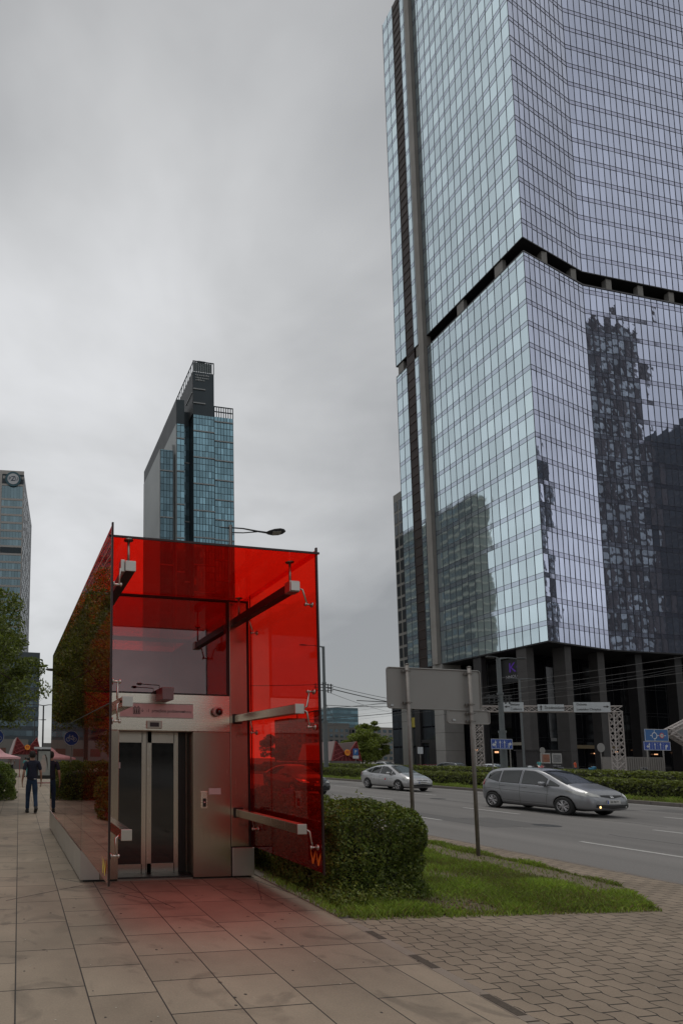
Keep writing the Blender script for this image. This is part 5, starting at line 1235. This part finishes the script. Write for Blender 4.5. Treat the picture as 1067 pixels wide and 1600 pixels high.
for x in (6.67, 7.93):
    b = MB(); b.tube([(x, 8.035, -.05), (x, 8.035, 3.33)], .031, 18); b.lathe([(.034, 0), (.034, .02), (.01, .03)], (x, 8.035, 3.325), 'z', 18); po = b.build('post', post_grey, SG, smooth=True)
    b = MB()
    for z in (3.22, 2.66) + ((2.50, 2.36) if x > 7 else ()):
        b.box(x - .07, x + .07, 8.062, 8.085, z - .02, z + .02); b.lathe([(.038, -.016), (.038, .016)], (x, 8.035, z), 'z', 18); b.tube([(x + .05, 8.0, z), (x + .05, 8.09, z)], .007, 6)
    b.build('clamp', post_grey, po)

# ================================================================ sign gantry
GA = thing('sign_gantry', (42, 35.5, 0), 'white lattice gantry carrying three white direction signs across the far carriageway', 'sign gantry')
gx0, gx1, gy0, gy1 = 37.0, 46.9, 37.0, 34.0
gd = Vector((gx1 - gx0, gy1 - gy0, 0)); gl_ = gd.length; gd.normalize(); gn = Vector((-gd.y, gd.x, 0))
def truss(b, p0, p1, a, c, n, r=.032):
    """square lattice between p0 and p1, cross-section vectors a and c"""
    p0, p1 = Vector(p0), Vector(p1); cor = [-a - c, a - c, a + c, -a + c]
    for q in cor: b.tube([p0 + q, p1 + q], r * 1.5, 6)
    for i in range(n):
        s, e = p0.lerp(p1, i / n), p0.lerp(p1, (i + 1) / n)
        for j in range(4):
            u, v_ = cor[j], cor[(j + 1) % 4]; b.tube([s + u, e + v_], r, 5, caps=False); b.tube([s + v_, e + u], r, 5, caps=False)
h1 = 5.62
for (x, y) in ((gx0, gy0), (gx1, gy1)):
    b = MB(); truss(b, (x, y, 0), (x, y, h1), gd * .30, gn * .24, 10, .030); b.build('leg', truss_m, GA)
b = MB(); truss(b, (gx0 - gd.x * .5, gy0 - gd.y * .5, h1 + .25), (gx1 + gd.x * .35, gy1 + gd.y * .35, h1 + .25), Vector((0, 0, .22)), gn * .24, 16, .028); b.build('crossbeam', truss_m, GA)
def gsign(t0, t1, z0, z1, rows, arrow, aw):
    a = Vector((gx0, gy0, 0)) + gd * (gl_ * t0) - gn * .30; c = Vector((gx0, gy0, 0)) + gd * (gl_ * t1) - gn * .30; w_ = (c - a).length
    b = MB(); b.panel([(0, z0), (w_, z0), (w_, z1), (0, z1)], a, gd, (0, 0, 1), .03); o = b.build('direction_sign', sign_white, GA)
    b = MB(); f = .03
    for q in ([(0, z0), (w_, z0), (w_, z0 + f), (0, z0 + f)], [(0, z1 - f), (w_, z1 - f), (w_, z1), (0, z1)], [(0, z0 + f), (f, z0 + f), (f, z1 - f), (0, z1 - f)], [(w_ - f, z0 + f), (w_, z0 + f), (w_, z1 - f), (w_ - f, z1 - f)]): b.panel(q, a - gn * .004, gd, (0, 0, 1), -.006 * -1)
    b.build('border', post_grey, o)
    for s, z, sz, al, xx in rows: text('lettering', s, sz, ink, o, a + gd * (w_ * xx) + Vector((0, 0, z)) - gn * .045, gd, (0, 0, 1), .004, al, .95)
    b = MB(); ax, az_, ang = aw; q = [(-.20, -.03), (.04, -.03), (.04, -.10), (.22, 0), (.04, .10), (.04, .03), (-.20, .03)]
    ca, sa = math.cos(ang), math.sin(ang); b.panel([(ax * w_ + u * ca - v * sa, az_ + u * sa + v * ca) for u, v in q], a - gn * .05, gd, (0, 0, 1), .006); b.build('arrow', ink, o)
def gt(px): return (px - 745.) / (963. - 745.)
gsign(gt(785), gt(817), h1 + .02, h1 + .78, [('Bielany', h1 + .60, .26, 'LEFT', .34), ('\u017boliborz', h1 + .22, .26, 'LEFT', .34)], None, (.18, h1 + .42, math.pi))
gsign(gt(839), gt(880), h1 + .06, h1 + .60, [('\u015ar\u00f3dmie\u015bcie', h1 + .33, .29, 'LEFT', .25)], None, (.12, h1 + .33, math.pi / 2))
gsign(gt(895), gt(951), h1 - .02, h1 + .78, [('Ochota', h1 + .60, .26, 'LEFT', .07), ('Lotnisko Chopina', h1 + .20, .26, 'LEFT', .07)], None, (.88, h1 + .42, 0.))

# blue lane signs
def arrow_up(b, x, z, h, o, m_=0):
    b.panel([(x - .045 * h, z), (x + .045 * h, z), (x + .045 * h, z + h * .62), (x + .15 * h, z + h * .62), (x, z + h), (x - .15 * h, z + h * .62), (x - .045 * h, z + h * .62)], o, (1, 0, 0), (0, 0, 1), .004)
def arrow_side(b, x, z, h, o, s):
    b.panel([(x, z + h * .30), (x + s * h * .22, z + h * .30), (x + s * h * .22, z + h * .14), (x + s * h * .52, z + h * .40), (x + s * h * .22, z + h * .66), (x + s * h * .22, z + h * .5), (x, z + h * .5)][::s], o, (1, 0, 0), (0, 0, 1), .004)
def lane_sign(parent, x0, z0, w_, h, y):
    b = MB(); b.box(x0, x0 + w_, y, y + .03, z0, z0 + h); o = b.build('lane_sign', sign_blue, parent); wp = mat('sign_pure_white', (.62, .64, .66), .5) if 'sign_pure_white' not in MATS else MATS['sign_pure_white']
    b = MB(); f = .025
    for a_ in ((x0, x0 + w_, z0, z0 + f), (x0, x0 + w_, z0 + h - f, z0 + h), (x0, x0 + f, z0 + f, z0 + h - f), (x0 + w_ - f, x0 + w_, z0 + f, z0 + h - f)): b.box(a_[0], a_[1], y - .004, y - .0005, a_[2], a_[3])
    O = (0, y - .003, 0); hh = h * .78; zz = z0 + h * .11
    for k in range(3): arrow_up(b, x0 + w_ * (.20 + .21 * k), zz, hh, O)
    arrow_side(b, x0 + w_ * .195, zz, hh, O, -1); b.box(x0 + w_ * .80, x0 + w_ * .84, y - .006, y - .0005, zz, zz + hh * .5); arrow_side(b, x0 + w_ * .80, zz + hh * .12, hh, O, 1)
    for k in (1, 2, 3):
        for j in range(4): b.box(x0 + w_ * (.095 + .21 * k) - .006, x0 + w_ * (.095 + .21 * k) + .012, y - .004, y - .0005, zz + hh * (.02 + .26 * j), zz + hh * (.14 + .26 * j))
    b.build('lane_arrows', wp, o); return o
s1 = thing('lane_arrow_sign', (31.0, 29.5, 0), 'small dark blue four lane arrow sign beside the thick grey mast', 'road sign')
lane_sign(s1, 30.32, 2.42, 1.62, .66, 29.3)
b = MB(); b.tube([(30.42, 29.37, 0), (30.42, 29.37, 3.05)], .035, 10); b.tube([(31.80, 29.37, 0), (31.80, 29.37, 3.05)], .035, 10); b.build('post', post_grey, s1)
s2 = thing('roundabout_sign', (42.0, 28.0, 0), 'blue roundabout map sign above a four lane arrow sign on two grey posts', 'road sign')
k_ = 28. / 35.
lane_sign(s2, 50.95 * k_, 1.67 + (2.66 - 1.67) * k_, 2.74 * k_, .72 * k_, 28.)
b = MB(); b.box(51.12 * k_, 53.55 * k_, 28., 28.03, 1.67 + (3.42 - 1.67) * k_, 1.67 + (4.42 - 1.67) * k_); mp_ = b.build('map_sign', sign_blue2, s2)
wp = MATS['sign_pure_white']; cxm, czm = 52.3 * k_, 1.67 + (3.9 - 1.67) * k_
b = MB(); N_ = 28; ring = []
for i in range(N_):
    a0, a1 = 2 * math.pi * i / N_, 2 * math.pi * (i + 1) / N_
    if 3.6 < a0 < 4.2: continue
    b.panel([(math.cos(a0) * .17, math.sin(a0) * .17), (math.cos(a0) * .23, math.sin(a0) * .23), (math.cos(a1) * .23, math.sin(a1) * .23), (math.cos(a1) * .17, math.sin(a1) * .17)][::-1], (cxm - .15, 27.997, czm - .02), (1, 0, 0), (0, 0, 1), -.004)
b.box(cxm - .17, cxm - .13, 27.992, 27.9995, czm + .21, czm + .38); b.box(cxm - .17, cxm - .13, 27.992, 27.9995, czm - .38, czm - .25); b.box(cxm - .52, cxm - .38, 27.992, 27.9995, czm - .03, czm + .01); b.box(cxm + .08, cxm + .26, 27.992, 27.9995, czm - .03, czm + .01); b.box(cxm + .64, cxm + .80, 27.992, 27.9995, czm - .03, czm + .01)
x0, x1, z0, z1 = 51.12 * k_, 53.55 * k_, 1.67 + (3.42 - 1.67) * k_, 1.67 + (4.42 - 1.67) * k_
for a_ in ((x0, x1, z0, z0 + .025), (x0, x1, z1 - .025, z1), (x0, x0 + .025, z0 + .025, z1 - .025), (x1 - .025, x1, z0 + .025, z1 - .025)): b.box(a_[0], a_[1], 27.993, 27.9995, a_[2], a_[3])
b.build('map_lines', wp, mp_)
b = MB(); b.lathe([(.19, 0), (.19, .004)], (cxm + .45, 27.990, czm - .01), 'y', 24); b.build('red_ring', red_paint, mp_); b = MB(); b.lathe([(.135, 0), (.135, .004)], (cxm + .45, 27.986, czm - .01), 'y', 24); b.build('ring_centre', sign_white, mp_)
text('lettering', '16t', .14, ink, mp_, (cxm + .45, 27.985, czm - .01), (1, 0, 0), (0, 0, 1), .001)
for x in (51.35 * k_, 53.0 * k_):
    b = MB(); b.tube([(x, 28.06, -.1), (x, 28.06, z1 - .1)], .038, 12); b.build('post', post_grey, s2, smooth=True)
def small_sign(name, x, y, z, shape, m, label, hp=None, body=None, size=.35, post_r=.03, cat='road sign', rz=0, m2=None):
    o = thing(name, (x, y, 0), label, cat); b = MB(); b.tube([(x, y + .05, -.1), (x, y + .05, z + size * .9)], post_r, 10); b.build('post', post_grey, o, smooth=True)
    b = MB()
    if shape == 'disc': b.lathe([(size, 0), (size, .02)], (x, y, z), 'y', 28)
    elif shape == 'oct': b.lathe([(size, 0), (size, .02)], (x, y, z), 'y', 28)
    else: b.box(x - size * shape, x + size * shape, y, y + .02, z - size, z + size)
    p = b.build('plate', m, o)
    if body: text('lettering', body, size * 1.5, m2 or MATS['sign_pure_white'], p, (x, y - .004, z), (1, 0, 0), (0, 0, 1), .002)
    return o
small_sign('round_sign', 52.6, 39.5, 2.95, 'disc', sign_back, 'round grey sign seen from behind left of the right gantry leg', size=.42)
small_sign('round_sign', 60.8, 52, 2.9, 'disc', sign_back, 'small round grey sign near the striped shop front', size=.38)
ps = small_sign('parking_sign', 42.0, 60, 2.55, .85, sign_blue2, 'light blue square P parking sign in front of the right metro entrance', body='P', size=.42); 
bx('sub_plate', sign_white, ps, 41.6, 42.4, 60., 60.02, 1.72, 2.08)
small_sign('blank_sign', 53.0, 62, 2.9, .9, sign_white, 'small white rectangular sign right of the fresh green trees', size=.45)
bs = small_sign('cycle_route_sign', -.87, 20.4, 2.36, 'disc', sign_blue, 'round blue cycle sign mirrored in the left glass wall', size=.30)
b = MB(); O = Vector((-.87, 20.395, 2.36))
def ringp(b, cx_, cz, r0, r1, n=18):
    for i in range(n):
        a0, a1 = 2 * math.pi * i / n, 2 * math.pi * (i + 1) / n
        b.panel([(cx_ + math.cos(a0) * r0, cz + math.sin(a0) * r0), (cx_ + math.cos(a0) * r1, cz + math.sin(a0) * r1), (cx_ + math.cos(a1) * r1, cz + math.sin(a1) * r1), (cx_ + math.cos(a1) * r0, cz + math.sin(a1) * r0)][::-1], O, (1, 0, 0), (0, 0, 1), -.004)
ringp(b, -.13, -.05, .065, .083); ringp(b, .13, -.05, .065, .083)
for p0, p1 in (((-.13, -.05), (-.05, .07)), ((-.05, .07), (.09, .07)), ((-.05, .07), (.0, -.05)), ((.0, -.05), (.09, .07)), ((.13, -.05), (.08, .12)), ((-.13, -.05), (.0, -.05)), ((.08, .12), (.04, .12)), ((-.06, .10), (-.02, .10)), ((-.05, .07), (-.04, .1))):
    b.tube([O + Vector((p0[0], -.004, p0[1])), O + Vector((p1[0], -.004, p1[1]))], .010, 5)
b.build('bicycle_symbol', MATS['sign_pure_white'], bs)
ringm = MB(); 
for i in range(28):
    a0, a1 = 2 * math.pi * i / 28, 2 * math.pi * (i + 1) / 28
    ringm.panel([(math.cos(a0) * .275, math.sin(a0) * .275), (math.cos(a0) * .298, math.sin(a0) * .298), (math.cos(a1) * .298, math.sin(a1) * .298), (math.cos(a1) * .275, math.sin(a1) * .275)][::-1], O, (1, 0, 0), (0, 0, 1), -.003)
ringm.build('white_rim', MATS['sign_pure_white'], bs)

# ================================================================ street lamps and masts
def lamp_head(b, p, d, s=1., roll=0.):
    """flat oval luminaire starting at p, pointing along d"""
    p, d = Vector(p), Vector(d).normalized(); sd = Vector((-d.y, d.x, 0)).normalized(); up = d.cross(sd); sd, up = sd * math.cos(roll) - up * math.sin(roll), up * math.cos(roll) + sd * math.sin(roll); prof = [(0, .05), (.08, .10), (.25, .16), (.45, .17), (.60, .12), (.68, .03)]
    rings = []; n = 10
    for t, w_ in prof: rings.append([p + d * t * s + sd * math.cos(2 * math.pi * j / n) * w_ * s + up * (math.sin(2 * math.pi * j / n) * .055 * s * (w_ / .17) ** .5) for j in range(n)])
    b.add([q[:] for r_ in rings for q in r_], [(i * n + j, i * n + (j + 1) % n, (i + 1) * n + (j + 1) % n, (i + 1) * n + j) for i in range(len(prof) - 1) for j in range(n)] + [tuple(range(n))[::-1], tuple((len(prof) - 1) * n + j for j in range(n))])
def lens(p, d, s, par, roll=0.):
    p, d = Vector(p), Vector(d).normalized(); sd = Vector((-d.y, d.x, 0)).normalized(); up = d.cross(sd); sd, up = sd * math.cos(roll) - up * math.sin(roll), up * math.cos(roll) + sd * math.sin(roll); q = [p + d * .2 * s + sd * .08 * s, p + d * .5 * s + sd * .08 * s, p + d * .5 * s - sd * .08 * s, p + d * .2 * s - sd * .08 * s]
    b = MB(); b.add([(v - up * .060 * s)[:] for v in q] + [(v - up * .040 * s)[:] for v in q], [(0, 1, 2, 3), (7, 6, 5, 4), (0, 4, 5, 1), (1, 5, 6, 2), (2, 6, 7, 3), (3, 7, 4, 0)]); b.build('lens', lamp_lens, par)
L1 = thing('street_lamp', (6.80, 16, 0), 'street lamp with flat oval head reaching over the lift roof', 'street lamp', 'street lamps')
b = MB(); b.tube([(6.80, 16, 0), (6.80, 16, 1.2), (6.80, 16, 9.45)], [.10, .085, .062], 14); b.build('post', lamp_dark, L1, smooth=True)
b = MB(); b.tube([(6.72, 16, 9.37), (7.25, 16, 9.38), (7.75, 16, 9.33), (8.12, 16, 9.31)], [.024, .024, .03, .035], 8); b.tube([(6.80, 16, 9.20), (7.25, 16, 9.23), (7.75, 16, 9.31)], .02, 8); b.tube([(6.42, 16, 9.36), (6.8, 16, 9.34)], .02, 8); b.build('arm', lamp_dark, L1, smooth=True)
b = MB(); lamp_head(b, (8.10, 16, 9.31), (1, -.15, .10), .95, R(22)); hd_ = b.build('head', lamp_dark, L1, smooth=True); lens((8.10, 16, 9.31), (1, -.15, .10), .95, hd_, R(22))
def mast_lamp(x, y, h, r0, r1, arms, label, m=lamp_grey, steps=True, clutter=False):
    o = thing('street_lamp', (x, y, 0), label, 'street lamp', 'street lamps'); b = MB()
    if steps: b.tube([(x, y, -.2), (x, y, h * .42), (x, y, h * .421), (x, y, h * .72), (x, y, h * .721), (x, y, h)], [r0, r0 * .95, r0 * .74, r0 * .7, r1, r1], 14)
    else: b.tube([(x, y, -.2), (x, y, h)], [r0, r1], 12)
    if steps: b.lathe([(r0 * 1.12, 0), (r0 * 1.12, .14)], (x, y, h * .41), 'z', 14); b.lathe([(r0 * .9, 0), (r0 * .9, .14)], (x, y, h * .71), 'z', 14)
    b.build('post', m, o, smooth=False)
    for dx, L in arms:
        b = MB(); b.tube([(x, y, h - .05), (x + dx * L * .5, y, h + .06), (x + dx * L, y, h + .05)], [r1 * .6, .035, .03], 8); b.build('arm', m, o, smooth=True)
        b = MB(); lamp_head(b, (x + dx * (L - .05), y, h + .05), (dx, 0, .03), 1.15); b.build('head', lamp_dark, o, smooth=True)
    if clutter:
        b = MB()
        for z in (h * .70, h * .68, h * .655): b.tube([(x - 1.1, y, z), (x + .9, y, z + .03)], .035, 6)
        for xx in (-.9, -.5, .4, .7): b.tube([(x + xx, y, h * .64), (x + xx, y, h * .71)], .05, 6)
        b.build('wire_bracket', lamp_dark, o)
    return o
mast_lamp(28.4, 45, 12.35, .21, .13, [(-1, 1.75)], 'grey stepped mast with one lamp arm just right of the red glass wing', clutter=True)
mast_lamp(31.95, 30, 8.6, .21, .13, [(1, 1.5), (-1, .25)], 'thick grey mast standing left of the gantry signs', clutter=True)
mast_lamp(61.5, 55, 11.9, .13, .08, [(1, 2.6), (-1, 1.8)], 'slim twin armed street lamp in front of the dark tower base', steps=False)
mast_lamp(2.20, 50, 6.45, .10, .07, [(-1, 1.2), (1, 1.0)], 'nearer slim twin armed lamp between the tree and the lift', lamp_dark, steps=False)
mast_lamp(1.95, 70, 6.35, .10, .06, [(1, .8)], 'farther slim lamp post beside the left metro entrance', lamp_dark, steps=False)
mast_lamp(4.5, 25, 5.72, .06, .05, [(-1, 2.6)], 'low lamp arm reaching out from behind the lift toward the tree', lamp_dark, steps=False)
mast_lamp(56.8, 100, 13, .16, .10, [], 'plain wire mast in front of the fresh green trees', lamp_grey, steps=False)
# overhead wires -------------------------------------------------------------------------
def wire(pts, m, label, grp, r=.012, sag=0.):
    a, c = Vector(pts[0]), Vector(pts[1]); P = [a.lerp(c, t / 24) - Vector((0, 0, sag * 4 * (t / 24) * (1 - t / 24))) for t in range(25)]
    b = MB(); b.tube(P, r, 5); tag(b.build('overhead_wire', m), label, 'wire', grp)
WG = 'bright tram wires along the median'
for i, (z, lab) in enumerate(((6.45, 'topmost'), (6.08, 'second highest'), (5.72, 'third highest'), (5.28, 'lowest'))):
    wire([(30. , 8, z + .12), (30., 90, z - .3)], wire_l, lab + ' bright tram wire crossing the dark tower base', WG, .0065)
WD = 'dark wires strung from the masts'
for i, (p0, p1, r) in enumerate((((28.4, 45, 8.75), (61, 70, 10.2), .03), ((28.4, 45, 8.45), (61, 70, 9.7), .05), ((28.4, 45, 8.1), (64, 80, 9.6), .02), ((28.4, 45, 7.1), (58, 88, 8.2), .025),
                              ((28.4, 45, 6.6), (57, 100, 9.5), .02), ((28.4, 45, 5.9), (56, 92, 7.0), .02), ((56.8, 100, 11.8), (75, 90, 13.2), .05), ((56.8, 100, 9.6), (76, 88, 11.2), .06), ((56.8, 100, 8.5), (76, 92, 9.2), .03), ((9.5, 50, 9), (28.4, 45, 8.7), .03),
                              ((31.95, 30, 6.2), (52, 30, 9.5), .015), ((31.95, 30, 5.7), (50, 24, 9.6), .015), ((31.95, 30, 6.05), (24, 34, 5.9), .03), ((31.95, 30, 5.7), (22, 35, 5.6), .02))):
    side_ = ['highest', 'thickest', 'third', 'fourth', 'fifth', 'sixth'][i] + ' of the dark wires spreading right from the stepped mast' if i < 6 else ['thin wire above the fresh green trees', 'thick bundled wire above the fresh green trees', 'lowest wire above the fresh green trees', 'dark wire seen through the red glass wing', 'upper dark wire rising right from the thick mast', 'lower dark wire rising right from the thick mast', 'upper short wire left of the thick mast', 'lower short wire left of the thick mast'][i - 6]
    wire([p0, p1], wire_m, side_, WD, r, sag=.25)

# ================================================================ metro entrances (red butterfly glass)
def metro(cx_, y, s, z0, label, tilt=1., grp='metro entrances with red glass wings'):
    o = thing('metro_entrance', (cx_, y, 0), label, 'metro entrance', grp)
    def tri(P, m, nm, t=.12):
        b = MB(); P = [Vector(p) for p in P]; nv = (P[1] - P[0]).cross(P[2] - P[0]).normalized() * t; n = len(P)
        b.add([p[:] for p in P] + [(p + nv)[:] for p in P], [tuple(range(n)), tuple(range(n, 2 * n))[::-1]] + [(i, n + i, n + (i + 1) % n, (i + 1) % n) for i in range(n)]); return b.build(nm, m, o)
    c = lambda u, v, w_=0.: (cx_ + u * s, y + w_, z0 + v * s)
    for sg in (-1, 1):
        tri([c(sg * 2.75, 0.0), c(sg * .15, 1.1), c(sg * 1.9, 3.3)] if sg > 0 else [c(-2.75, 0.0), c(-1.9, 3.3), c(-.15, 1.1)], maroon, 'glass_wing')
        tri([c(sg * 2.75, 0, .02), c(sg * 1.9, 3.3, .02), c(sg * 2.6, 3.0, 9), c(sg * 3.6, 0, 9)], pink_g, 'rear_wing')
        b = MB(); E3 = [Vector(c(sg * 2.75, 0, -.15)), Vector(c(sg * .15, 1.1, -.15)), Vector(c(sg * 1.9, 3.3, -.15))]
        for i in range(3): b.tube([E3[i], E3[(i + 1) % 3]], .07 * s, 5)
        for t in (.25, .5, .75): b.tube([E3[0].lerp(E3[2], t), E3[1].lerp(E3[2], t * .9)], .045 * s, 5)
        for t in (.3, .6): b.tube([E3[0].lerp(E3[1], t), E3[0].lerp(E3[2], t)], .04 * s, 5)
        b.build('wing_frame', maroon_g, o)
    tri([c(-2.75, 0, .3), c(-.15, 1.1, .3), c(.15, 1.1, .3), c(2.75, 0, .3)], maroon, 'front_glass')
    b = MB()
    for u in (-1.6, -.8, 0, .8, 1.6): b.tube([c(u, 0, .1), c(u * .5, 1.0, .1)], .05 * s, 5)
    b.build('front_frame', maroon_g, o)
    b = MB(); b.box(cx_ - 2.8 * s, cx_ + 2.8 * s, y + .2, y + .5, 0, z0); b.build('base_wall', mat('base_wall_grey', (.15, .135, .13), .7) if 'base_wall_grey' not in MATS else MATS['base_wall_grey'], o)
    b = MB(); b.lathe([(.52 * s, 0), (.52 * s, .1)], (cx_ + .05, y - .35, z0 + 1.42 * s), 'y', 24); d_ = b.build('metro_disc', orange_d, o); text('metro_letter', 'M', .75 * s, red_paint, d_, (cx_ + .05, y - .37, z0 + 1.42 * s), (1, 0, 0), (0, 0, 1), .01)
    return o
metro(54.2, 80, 1.0, 1.3, 'red glass butterfly metro entrance right of the stepped mast')
metro(.95, 64, .62, 1.75, 'red glass butterfly metro entrance beyond the pink tent')

# pink tent
TN = thing('market_tent', (-2.0, 42, 0), 'pink pop-up market tent beyond the green shrub', 'tent')
b = MB(); x0, x1, y0, y1 = -4.0, .12, 40.5, 43.5; cx_, cy_ = (x0 + x1) / 2, 42.
b.add([(x0, y0, 1.52), (x1, y0, 1.52), (x1, y1, 1.52), (x0, y1, 1.52), (cx_ - .3, cy_ - .3, 2.32), (cx_ + .3, cy_ - .3, 2.32), (cx_ + .3, cy_ + .3, 2.32), (cx_ - .3, cy_ + .3, 2.32), (x0 + 1.2, y0 + .8, 1.82), (x1 - 1.2, y0 + .8, 1.82), (x1 - 1.2, y1 - .8, 1.82), (x0 + 1.2, y1 - .8, 1.82)],
      [(0, 1, 9, 8), (1, 2, 10, 9), (2, 3, 11, 10), (3, 0, 8, 11), (8, 9, 5, 4), (9, 10, 6, 5), (10, 11, 7, 6), (11, 8, 4, 7), (4, 5, 6, 7)])
b.build('canopy', pink_c, TN)
b = MB()
for a_ in ((x0, x1, y0 - .02, y0), (x0, x1, y1, y1 + .02), (x0 - .02, x0, y0, y1), (x1, x1 + .02, y0, y1)): b.box(*a_, 1.38, 1.53)
b.build('valance', pink_c, TN)
for x in (x0 + .03, x1 - .03):
    for yy in (y0 + .03, y1 - .03): b = MB(); b.box(x - .025, x + .025, yy - .025, yy + .025, 0, 1.5); b.build('leg', maroon_g, TN)
# poster shelter
PSH = thing('poster_stand', (1.55, 30, 0), 'poster light box with a dark frame showing a long haired figure', 'poster stand')
b = MB(); b.box(1.02, 1.86, 30, 30.18, .35, 2.02); b.build('casing', black, PSH)
b = MB(); b.box(.85, 1.95, 29.9, 30.3, 2.03, 2.15); b.build('roof_slab', sign_white, PSH)
po = bx('poster', mat('poster_paper', (.30, .31, .29), .5, 0, .2, 4.), PSH, 1.10, 1.76, 29.985, 29.999, .55, 1.92)
b = MB(); b.panel([(1.22, .75), (1.5, .72), (1.56, 1.2), (1.46, 1.5), (1.30, 1.5), (1.18, 1.2)], (0, 29.984, 0), (1, 0, 0), (0, 0, 1), .002); b.lathe([(.09, 0), (.09, .004)], (1.40, 29.975, 1.60), 'y', 18); b.build('printed_figure', mat('print_beige', (.42, .34, .30), .6), po)
b = MB(); b.panel([(1.44, 1.72), (1.52, 1.5), (1.60, 1.1), (1.66, .8), (1.60, 1.5), (1.50, 1.74)], (0, 29.98, 0), (1, 0, 0), (0, 0, 1), .002); b.build('printed_hair', bark, po)
b = MB(); b.tube([(1.95, 30.1, 0), (1.95, 30.1, 2.05)], .03, 8); b.tube([(1.0, 30.1, .12), (1.95, 30.1, .12)], .03, 8); b.build('red_rail', maroon_g, PSH)

# ================================================================ small things at the foot of the tower
KB = thing('info_kiosk', (73, 62, 0), 'dark kiosk with two framed lit boards at the tower base', 'kiosk')
b = MB(); b.box(71.4, 75.8, 62, 65, 0, 3.1); b.box(71.2, 76.0, 61.7, 65.2, 3.1, 3.25); b.build('body', stone_dark, KB)
for x, m in ((72.0, mat('board_orange', (.45, .16, .08), .5, 0, .4, 3., c2=(.10, .06, .05))), (73.9, mat('board_grey', (.22, .22, .22), .5, 0, .3, 4.))):
    b = MB(); b.box(x, x + 1.6, 61.9, 61.98, 1.35, 2.75); f_ = b.build('frame', mat('board_frame', (.5, .5, .48), .5) if 'board_frame' not in MATS else MATS['board_frame'], KB); b = MB(); b.box(x + .16, x + 1.44, 61.86, 61.895, 1.5, 2.6); b.build('board', m, f_)
def motorcycle(loc, rz, body, label, grp):
    M_ = thing('motorcycle', loc, label, 'motorcycle', grp, rz)
    for x in (-.68, .68):
        b = MB(); b.lathe([(.20, -.05), (.29, -.06), (.31, 0), (.29, .06), (.20, .05)], (x, 0, .31), 'y', 20); b.build('wheel', tyre_m, M_, local=True, smooth=True)
    b = MB(); b.box(-.35, .35, -.13, .13, .35, .72, bev=.06); b.box(.0, .55, -.15, .15, .68, .95, bev=.07); b.box(.45, .72, -.16, .16, .75, 1.12, bev=.07); b.build('fairing', body, M_, local=True, smooth=True)
    b = MB(); b.box(-.75, .05, -.12, .12, .74, .86, bev=.04); b.build('seat', plastic, M_, local=True, smooth=True)
    b = MB(); b.tube([(.68, 0, .31), (.5, 0, 1.0)], .03, 6); b.tube([(.48, -.35, 1.08), (.52, 0, 1.04), (.48, .35, 1.08)], .018, 6); b.build('handlebar', chrome, M_, local=True)
    return M_
MG = 'motorcycles parked at the tower base'
red_p = mat('red_paint_gloss', (.35, .02, .03), .3, 0, .1, coat=1.); blue_p = mat('blue_paint_gloss', (.03, .22, .38), .3, 0, .1, coat=1.)
for (x, y, r, m, lab) in ((58.5, 50.5, 20, red_p, 'red motorcycle left of the person in orange'), (64.6, 50.0, -20, blue_p, 'bright blue motorcycle right of the person in orange'), (56.4, 49.5, 200, white_p, 'white motorcycle beside the right gantry leg'), (66.8, 49.5, 15, black_p, 'black motorcycle right of the blue one'),
                          (69.2, 49.5, 170, dgreen_p, 'rightmost dark grey motorcycle by the tower'), (61.0, 60.5, 10, black_p, 'black motorcycle left of the info kiosk post'), (64.4, 44.8, -10, black_p, 'black motorcycle behind the second median hedge near the gantry leg')):
    motorcycle((x, y, 0), R(r), m, lab, MG)
motorcycle((54.0, 44.2, 0), R(170), black_p, 'glossy black touring motorcycle left of the round grey sign', MG).scale = (1.25, 1.25, 1.15)
PR = thing('metal_container', (66, 46, 0), 'ribbed grey container behind the posts of the roundabout sign', 'container')
b = MB(); b.box(64.2, 69.5, 46, 48.2, 0, 2.2); b.build('body', post_grey, PR)
b = MB(); 
for i in range(18): b.box(64.3 + i * .3, 64.42 + i * .3, 45.95, 46.01, .1, 2.1)
b.build('rib', post_grey, PR)
TR = thing('roof_truss', (72, 45, 0), 'white lattice canopy jutting in at the right behind the blue sign', 'canopy')
b = MB(); truss(b, (68.9, 45, 5.0), (73.5, 45, 6.9), Vector((0, .3, 0)), Vector((-.08, 0, .2)), 8, .05); truss(b, (68.9, 45, 4.9), (73.5, 45, 2.6), Vector((0, .3, 0)), Vector((.08, 0, .2)), 8, .05); b.build('lattice', truss_m, TR)
b = MB(); b.prism([(69.3, 45.1), (74, 45.1), (74, 45.4), (69.3, 45.4)], 4.4, 4.5); b.panel([(69.4, 4.9), (73.6, 2.9), (73.6, 6.5)], (0, 45.4, 0), (1, 0, 0), (0, 0, 1), .05); b.build('infill', sign_back, TR)
b = MB(); b.tube([(73.5, 45.2, 0), (73.5, 45.2, 6.9)], .12, 8); b.build('support', truss_m, TR)
gate = thing('bicycle_racks', (63, 75, 0), 'row of bicycles in a rack beside the granite mast foot', 'bicycle rack')
b = MB()
for i in range(9):
    x = 60 + i * .9; b.lathe([(.30, -.02), (.33, 0), (.30, .02)], (x, 70, .34), 'x', 16); b.lathe([(.30, -.02), (.33, 0), (.30, .02)], (x, 71.1, .34), 'x', 16); b.tube([(x, 70, .34), (x, 70.2, .95), (x, 70.9, .85), (x, 71.1, .34)], .03, 5)
b.build('bicycles', maroon_g, gate)
b = MB(); b.box(59.6, 68, 69.8, 69.86, .75, .8); b.build('rail', chrome, gate)
